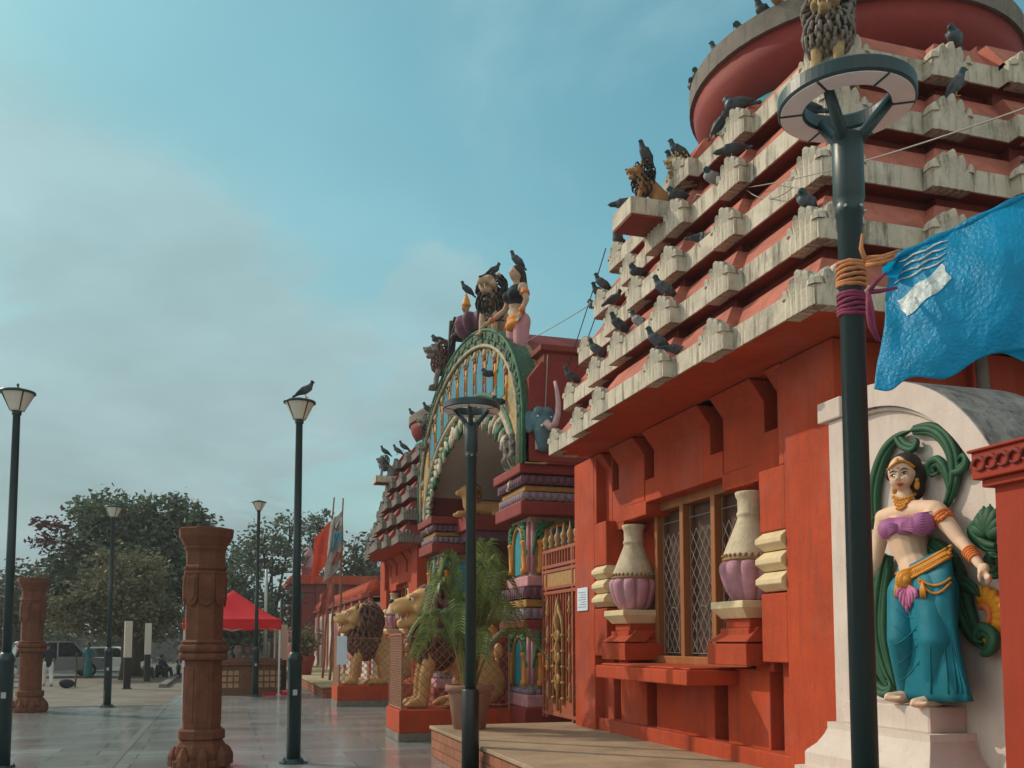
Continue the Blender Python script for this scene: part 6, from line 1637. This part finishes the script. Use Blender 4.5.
pigeon('dark pigeon standing on the head of the small dark ledge lion', (4.62, 9.86, 7.30), 20, 'alert', D_)
pigeon('pigeon crouching on the far end of the projecting ledge slab', (4.40, 10.02, 6.75), -5, 'peck', G_)
pigeon('upper of two dark pigeons tucked just below the ledge slab on the left', crest_at(619, 236), 60, 'alert', D_)
pigeon('lower of two dark pigeons tucked just below the ledge slab on the left', crest_at(622, 256), 40, 'rest', D_)
pigeon('pigeon facing left beside a huddled pair on the roof\'s left edge', crest_at(612, 274), 0, 'stand', G_)
pigeon('left bird of the huddled pair of pigeons on the roof\'s left edge', crest_at(600, 284), 10, 'stand', D_)
pigeon('right bird of the huddled pair of pigeons on the roof\'s left edge', crest_at(606, 286), -30, 'rest', G_)
pigeon('dark pigeon on the left roof edge, third from the bottom of that edge', crest_at(602, 326), 5, 'stand', D_)
pigeon('dark pigeon on the left roof edge, second from the bottom of that edge', crest_at(588, 352), 0, 'stand', G_)
pigeon('lowest dark pigeon at the left end of the eave, beside the elephant trunk', crest_at(568, 378), 0, 'stand', D_, 1.0)
pigeon('pigeon on a crest of the lowest tier, above the dangling white strip', crest_at(655, 340), -5, 'stand', G_)
pigeon('grey pigeon standing on a second-tier crest below the resting pair', crest_at(668, 282), -10, 'stand', G_)
pigeon('dark pigeon dozing on a third-tier crest, left of a pale one', crest_at(672, 226), 180, 'rest', D_)
pigeon('pale pigeon dozing on the third tier below the other pale one', onf(706, 2, 1), 170, 'rest', P_)
pigeon('dark pigeon resting on a fourth-tier crest beside a pale one', crest_at(690, 180), 0, 'rest', D_)
pigeon('pale pigeon dozing on the fourth tier, higher of the two pale ones', onf(714, 3, 2), 20, 'rest', P_)
pigeon('dark pigeon bending low on a crest, just left of the ring lamp', crest_at(736, 140), -20, 'peck', D_)
pigeon('left of two dark pigeons on the top tier under the bowl\'s left side', crest_at(695, 128), -10, 'stand', D_)
pigeon('right of two dark pigeons on the top tier under the bowl\'s left side', onf(722, 4, 2) + V((0, 0, .0)), 170, 'alert', D_)
pigeon('dark pigeon on the top tier crest close to the ring lamp\'s left rim', crest_at(752, 96), -35, 'rest', D_, 1.15)
pigeon('pigeon on the far left edge of the bowl rim', (5.53, 10.2, 8.67), 20, 'rest', D_)
pigeon('pigeon resting on the bowl rim left of the straw-maned lion', (5.62, 9.3, 8.67), 10, 'rest', G_, 1.2)
pigeon('pigeon on the bowl rim close beside the straw-maned lion', (5.72, 9.0, 8.67), 10, 'stand', D_, 1.2)
pigeon('dark pigeon resting on the ring lamp\'s rim before the grey-maned lion', (3.02, 4.42, 4.615), -20, 'rest', D_, .75)
pigeon('grey pigeon resting on the top tier right of the ring lamp', crest_at(912, 44), 30, 'rest', G_, 1.0)
pigeon('pigeon with raised head standing on a crest right of the ring lamp', crest_at(932, 92), 150, 'alert', G_, 1.0)
pigeon('pigeon on the head of the dark-maned lion atop the arch', (5.05, 18.0, 9.06), 185, 'stand', D_, 1.2)
pigeon('pigeon on the head of the woman statue atop the arch', (5.02, 16.31, 8.60), 15, 'stand', G_, 1.15)
pigeon('pigeon above the gold crown of the seated figure on the arch', (4.98, 19.95, 9.36), 10, 'stand', D_, 1.2)
pigeon('pigeon on the head of the brown lion on the far shoulder of the arch', (4.66, 21.55, 8.74), 0, 'rest', D_, 1.2)
pigeon('pigeon perched on the small grey lion on the far slope of the arch', (4.8, 23.2, 7.42), 0, 'stand', D_, 1.2)
pigeon('upper dark pigeon sitting among the arch colonnettes', (4.70, 17.15, 6.72), 0, 'rest', D_, 1.1)
pigeon('lower dark pigeon sitting on the rim of the arch opening', (4.68, 16.35, 5.98), 10, 'rest', D_, 1.1)
pigeon('pigeon at the feet of the woman statue atop the arch', (4.80, 17.2, 7.82), 0, 'rest', D_, 1.1)
pigeon('pigeon on the head of the far pavilion\'s ledge lion', (4.62, 28.83, 7.42), 0, 'stand', D_, 1.2)
pigeon('left of two pigeons on the far pavilion\'s roof crests', (4.92, 28.32, 7.37), 5, 'stand', G_, 1.2)
pigeon('right of two pigeons on the far pavilion\'s roof crests', (5.0, 27.7, 7.37), -5, 'stand', D_, 1.2)
pigeon('pigeon on the rim of the far pavilion\'s red bowl', (5.5, 28.9, 8.67), 0, 'stand', D_, 1.2)
pigeon('pigeon on the lamp post cap right of the near stone pillar', (1.05, 13.85, 5.235), 180, 'stand', G_, 1.0)

pigeon('small pigeon on the bowl rim midway along its left curve', (5.56, 9.75, 8.67), -15, 'stand', G_)
pigeon('pigeon hunched on the third-tier crest nearest the ring lamp pole', crest_at(800, 190), 30, 'rest', G_)
pigeon('pigeon standing on a far-right crest of the second visible tier, above the tarpaulin', crest_at(1005, 140), 160, 'stand', G_)
pigeon('pigeon pecking along the eave ledge left of the dangling white strip', onf(676, 0, 1), 170, 'peck', G_)
pigeon('pale pigeon among the dark birds on the second tier ledge', onf(640, 1, 2), -20, 'stand', P_)
for lab, (px, py), hd, ps, tn in (
    ('upper pigeon squeezed beside the far-left crest of the third tier', (628, 288), 15, 'rest', D_), ('pigeon on the far-left crest of the second tier, looking back', (606, 318), 190, 'stand', G_),
    ('pigeon facing the sky on the far-left end of the fourth tier', (634, 226), -15, 'stand', D_), ('pigeon on the crest directly right of the small tan roof lion', (702, 148), -5, 'alert', D_),
    ('pigeon resting on a middle crest of the second tier, near the roof centre', (735, 262), 15, 'rest', D_), ('pigeon standing on the lowest tier crest nearest the ring lamp', (722, 322), 175, 'stand', G_)):
    pigeon(lab, crest_at(px, py), hd, ps, tn)
for lab, y_, x_, hd in (('dark pigeon at the lower left of the bowl rim, first of the rim birds', 10.45, 5.6, 30), ('hunched pigeon beside the straw-maned lion on the rim\'s right side', 8.35, 6.3, 60), ('dark pigeon on the bowl rim right behind the grey-maned lion', 8.0, 6.9, 45)):
    pigeon(lab, (x_, y_, 8.67), hd, 'rest', D_, 1.1)
# ------------------------------------------------------------------ wires
def wire(label, pts, r=.006, sag=.05, m='wire', dark=False):
    pts = [V(p) for p in pts]; t = thing('overhead_wire', label, 'wire', pts[0]); b = MB(pts[0]); b.smooth = True; P = []
    for a, c in zip(pts, pts[1:]):
        for i in range(12): f = i / 12; P.append(a.lerp(c, f) + V((0, 0, -sag * 4 * f * (1 - f))))
    P.append(pts[-1]); b.tube(P, r, 5); b.build('cable', m, t)
W0 = V((5.02, 8.3, 6.34))
wire('thin pale wire running from the roof past the ring lamp to the right edge', [W0, atD(1075, 90, 4.2)], .005, .06)
wire('short pale wire dangling from the roof to the corner crest', [W0 + V((.0, .02, -.01)), V((4.62, 6.9, 5.62))], .006, .10)
wire('thin pale wire looped along the fourth tier below the pale pigeons', [W0 + V((0, .02, 0)), V((4.88, 9.1, 6.62)), V((4.86, 9.6, 6.56))], .006, .05)
wire('steeper dark cable between the arch end and the near roof', [V((5.6, 15.4, 6.3)), V((5.0, 12.0, 7.2))], .008, .04, 'cable_dark')
wire('gentler dark cable between the arch end and the near roof', [V((5.6, 15.3, 6.1)), V((5.0, 12.1, 6.6))], .008, .10, 'cable_dark')
wire('level pale wire from the woman statue to the near roof', [V((5.1, 16.6, 7.2)), V((5.0, 12.1, 6.55))], .007, .03)
wire('pale cable hanging down the near end of the arch', [V((5.2, 15.10, 6.6)), V((5.16, 15.08, 5.9)), V((5.12, 15.09, 5.12))], .010, 0)
# ------------------------------------------------------------------ haze: one closed box of pale air
hm = bpy.data.materials.new('haze'); hm.use_nodes = True; nt = hm.node_tree; nt.nodes.clear()
ho = nt.nodes.new('ShaderNodeOutputMaterial'); hv = nt.nodes.new('ShaderNodeVolumePrincipled')
hv.inputs['Color'].default_value = (.9, .95, .96, 1); hv.inputs['Density'].default_value = .0008; hv.inputs['Anisotropy'].default_value = .2
nt.links.new(hv.outputs[0], ho.inputs['Volume'])
b = MB(); b.box((-130, -30, -1.1), (90, 130, 16)); hz_ = b.build('haze', hm); tag(hz_, kind='stuff')
SUN_E = 2.4; SKY_E = .15; EXPO = 0.0
SKY_TINT = (.51, 1.05, .83, 1); CLOUD = (2.5, 3.95, 4.2, 1); HAZE = (2.3, 2.92, 2.93, 1)
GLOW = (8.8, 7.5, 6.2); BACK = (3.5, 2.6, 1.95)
# ------------------------------------------------------------------ camera, sky, sun
cam = bpy.data.cameras.new('camera'); co = bpy.data.objects.new('camera', cam); COL.objects.link(co)
cam.sensor_width = 36; cam.lens = CF / 1024 * 36; cam.clip_end = 2000; cam.clip_start = .05
cam.shift_y = (PY0 - 384) / 1024.0
co.location = (0, 0, CH)
co.rotation_euler = FW.to_track_quat('-Z', 'Y').to_euler()
S.camera = co
SUN = V((-1, .93, 1.0)).normalized()
sl = bpy.data.lights.new('sun', 'SUN'); sl.energy = SUN_E; sl.angle = R(.8); sl.color = (1, .86, .68)
so = bpy.data.objects.new('sun', sl); COL.objects.link(so); so.rotation_euler = SUN.to_track_quat('Z', 'Y').to_euler(); so.location = (-20, 20, 30)
w = bpy.data.worlds.new('World'); S.world = w; w.use_nodes = True
nt = w.node_tree; N = nt.nodes; L = nt.links
sky = N.new('ShaderNodeTexSky'); sky.sky_type = 'NISHITA'; sky.sun_disc = False
sky.sun_elevation = math.asin(SUN.z); sky.sun_rotation = math.atan2(SUN.x, SUN.y); sky.air_density = 1.0; sky.dust_density = 1.0; sky.ozone_density = 1.5
tc = N.new('ShaderNodeTexCoord')
sep = N.new('ShaderNodeSeparateXYZ'); L.new(tc.outputs['Generated'], sep.inputs[0])
# streaky high cloud: stretch the direction so that the layer thickens towards the horizon
mz = N.new('ShaderNodeMath'); mz.operation = 'MAXIMUM'; mz.inputs[1].default_value = .03; L.new(sep.outputs[2], mz.inputs[0])
az = N.new('ShaderNodeMath'); az.operation = 'ADD'; az.inputs[1].default_value = .22; L.new(mz.outputs[0], az.inputs[0])
dv = N.new('ShaderNodeVectorMath'); dv.operation = 'DIVIDE'
cb = N.new('ShaderNodeCombineXYZ')
for k in range(3): L.new(az.outputs[0], cb.inputs[k])
L.new(tc.outputs['Generated'], dv.inputs[0]); L.new(cb.outputs[0], dv.inputs[1])
mp = N.new('ShaderNodeMapping'); mp.inputs['Location'].default_value = (1.3, .4, 0); mp.inputs['Scale'].default_value = (1, 1, .6); L.new(dv.outputs[0], mp.inputs[0])
nz = N.new('ShaderNodeTexNoise'); nz.inputs['Scale'].default_value = 1.25; nz.inputs['Detail'].default_value = 9; nz.inputs['Roughness'].default_value = .55; nz.inputs['Distortion'].default_value = .5
L.new(mp.outputs[0], nz.inputs['Vector'])
cr = N.new('ShaderNodeMapRange'); cr.interpolation_type = 'SMOOTHERSTEP'; cr.inputs[1].default_value = .42; cr.inputs[2].default_value = .68; cr.inputs[3].default_value = 0; cr.inputs[4].default_value = .8
L.new(nz.outputs['Fac'], cr.inputs[0])
# haze towards the horizon and towards the sun side (west of the picture)
hz = N.new('ShaderNodeMapRange'); hz.inputs[1].default_value = 0; hz.inputs[2].default_value = .55; hz.inputs[3].default_value = 1; hz.inputs[4].default_value = 0; L.new(sep.outputs[2], hz.inputs[0])
hp = N.new('ShaderNodeMath'); hp.operation = 'POWER'; hp.inputs[1].default_value = 1.3; L.new(hz.outputs[0], hp.inputs[0])
sd = N.new('ShaderNodeVectorMath'); sd.operation = 'DOT_PRODUCT'; sd.inputs[1].default_value = V((-.75, .55, .3)).normalized(); L.new(tc.outputs['Generated'], sd.inputs[0])
sm = N.new('ShaderNodeMapRange'); sm.inputs[1].default_value = .3; sm.inputs[2].default_value = 1; sm.inputs[3].default_value = 0; sm.inputs[4].default_value = .5; L.new(sd.outputs['Value'], sm.inputs[0])
hq = N.new('ShaderNodeMath'); hq.operation = 'MULTIPLY'; hq.inputs[1].default_value = .8; L.new(hp.outputs[0], hq.inputs[0])
hb = N.new('ShaderNodeMath'); hb.operation = 'ADD'; hb.inputs[1].default_value = .12; L.new(hq.outputs[0], hb.inputs[0]); hq = hb
a1 = N.new('ShaderNodeMath'); a1.operation = 'ADD'; a1.use_clamp = True; L.new(hq.outputs[0], a1.inputs[0]); L.new(sm.outputs[0], a1.inputs[1])
# one denser bank of cloud low behind the gateway
dc = N.new('ShaderNodeVectorMath'); dc.operation = 'DOT_PRODUCT'; dc.inputs[1].default_value = ray(446, 322).normalized(); 
nn = N.new('ShaderNodeVectorMath'); nn.operation = 'NORMALIZE'; L.new(tc.outputs['Generated'], nn.inputs[0]); L.new(nn.outputs[0], dc.inputs[0])
nc = N.new('ShaderNodeTexNoise'); nc.inputs['Scale'].default_value = 9; nc.inputs['Detail'].default_value = 8; nc.inputs['Roughness'].default_value = .6; L.new(tc.outputs['Generated'], nc.inputs['Vector'])
dd = N.new('ShaderNodeMapRange'); dd.inputs[1].default_value = .9935; dd.inputs[2].default_value = .9995; L.new(dc.outputs['Value'], dd.inputs[0])
dm = N.new('ShaderNodeMath'); dm.operation = 'ADD'; L.new(dd.outputs[0], dm.inputs[0]); L.new(nc.outputs['Fac'], dm.inputs[1])
de = N.new('ShaderNodeMapRange'); de.interpolation_type = 'SMOOTHERSTEP'; de.inputs[1].default_value = .78; de.inputs[2].default_value = 1.30; de.inputs[3].default_value = 0; de.inputs[4].default_value = .8; L.new(dm.outputs[0], de.inputs[0])
a2 = N.new('ShaderNodeMath'); a2.operation = 'MULTIPLY_ADD'; a2.use_clamp = True; L.new(cr.outputs[0], a2.inputs[0]); a2.inputs[1].default_value = .75; L.new(a1.outputs[0], a2.inputs[2])
a3 = N.new('ShaderNodeMath'); a3.operation = 'MAXIMUM'; L.new(a2.outputs[0], a3.inputs[0]); L.new(de.outputs[0], a3.inputs[1])
tint = N.new('ShaderNodeMix'); tint.data_type = 'RGBA'; tint.blend_type = 'MULTIPLY'; tint.inputs[0].default_value = 1; tint.inputs[7].default_value = SKY_TINT
L.new(sky.outputs[0], tint.inputs[6])
# the veil is grey near the ground and whiter higher up, with soft uneven density
cc = N.new('ShaderNodeMix'); cc.data_type = 'RGBA'; cc.inputs[6].default_value = CLOUD; cc.inputs[7].default_value = HAZE
L.new(hp.outputs[0], cc.inputs[0])
n7 = N.new('ShaderNodeTexNoise'); n7.inputs['Scale'].default_value = 2.6; n7.inputs['Detail'].default_value = 7; n7.inputs['Roughness'].default_value = .5; L.new(mp.outputs[0], n7.inputs['Vector'])
m7 = N.new('ShaderNodeMapRange'); m7.inputs[1].default_value = .3; m7.inputs[2].default_value = .7; m7.inputs[3].default_value = .86; m7.inputs[4].default_value = 1.12; L.new(n7.outputs['Fac'], m7.inputs[0])
cs_ = N.new('ShaderNodeVectorMath'); cs_.operation = 'SCALE'; L.new(cc.outputs[2], cs_.inputs[0]); L.new(m7.outputs[0], cs_.inputs['Scale'])
mx = N.new('ShaderNodeMix'); mx.data_type = 'RGBA'
L.new(a3.outputs[0], mx.inputs[0]); L.new(tint.outputs[2], mx.inputs[6]); L.new(cs_.outputs[0], mx.inputs[7])
# extra sky glow added out of view, sunward and behind, to lift shaded walls
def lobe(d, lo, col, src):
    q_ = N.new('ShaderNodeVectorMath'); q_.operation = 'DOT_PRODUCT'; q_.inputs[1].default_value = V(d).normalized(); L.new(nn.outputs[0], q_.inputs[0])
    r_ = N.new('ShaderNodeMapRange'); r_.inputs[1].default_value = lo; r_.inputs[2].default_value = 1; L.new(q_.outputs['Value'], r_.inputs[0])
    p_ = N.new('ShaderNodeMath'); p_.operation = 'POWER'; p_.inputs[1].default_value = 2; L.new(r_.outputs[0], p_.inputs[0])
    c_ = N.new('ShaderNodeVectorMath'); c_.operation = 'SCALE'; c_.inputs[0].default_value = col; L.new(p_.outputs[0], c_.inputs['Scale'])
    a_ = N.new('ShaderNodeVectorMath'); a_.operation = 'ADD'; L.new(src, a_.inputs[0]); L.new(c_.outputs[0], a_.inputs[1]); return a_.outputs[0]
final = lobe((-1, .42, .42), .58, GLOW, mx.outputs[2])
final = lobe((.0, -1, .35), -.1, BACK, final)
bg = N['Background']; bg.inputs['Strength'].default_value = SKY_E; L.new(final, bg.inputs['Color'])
S.view_settings.view_transform = 'Standard'; S.view_settings.look = 'None'; S.view_settings.gamma = 1; S.view_settings.exposure = EXPO
S.render.resolution_x = 1024; S.render.resolution_y = 768
S.render.engine = 'CYCLES'; S.cycles.max_bounces = 6; S.cycles.diffuse_bounces = 3; S.cycles.use_denoising = True
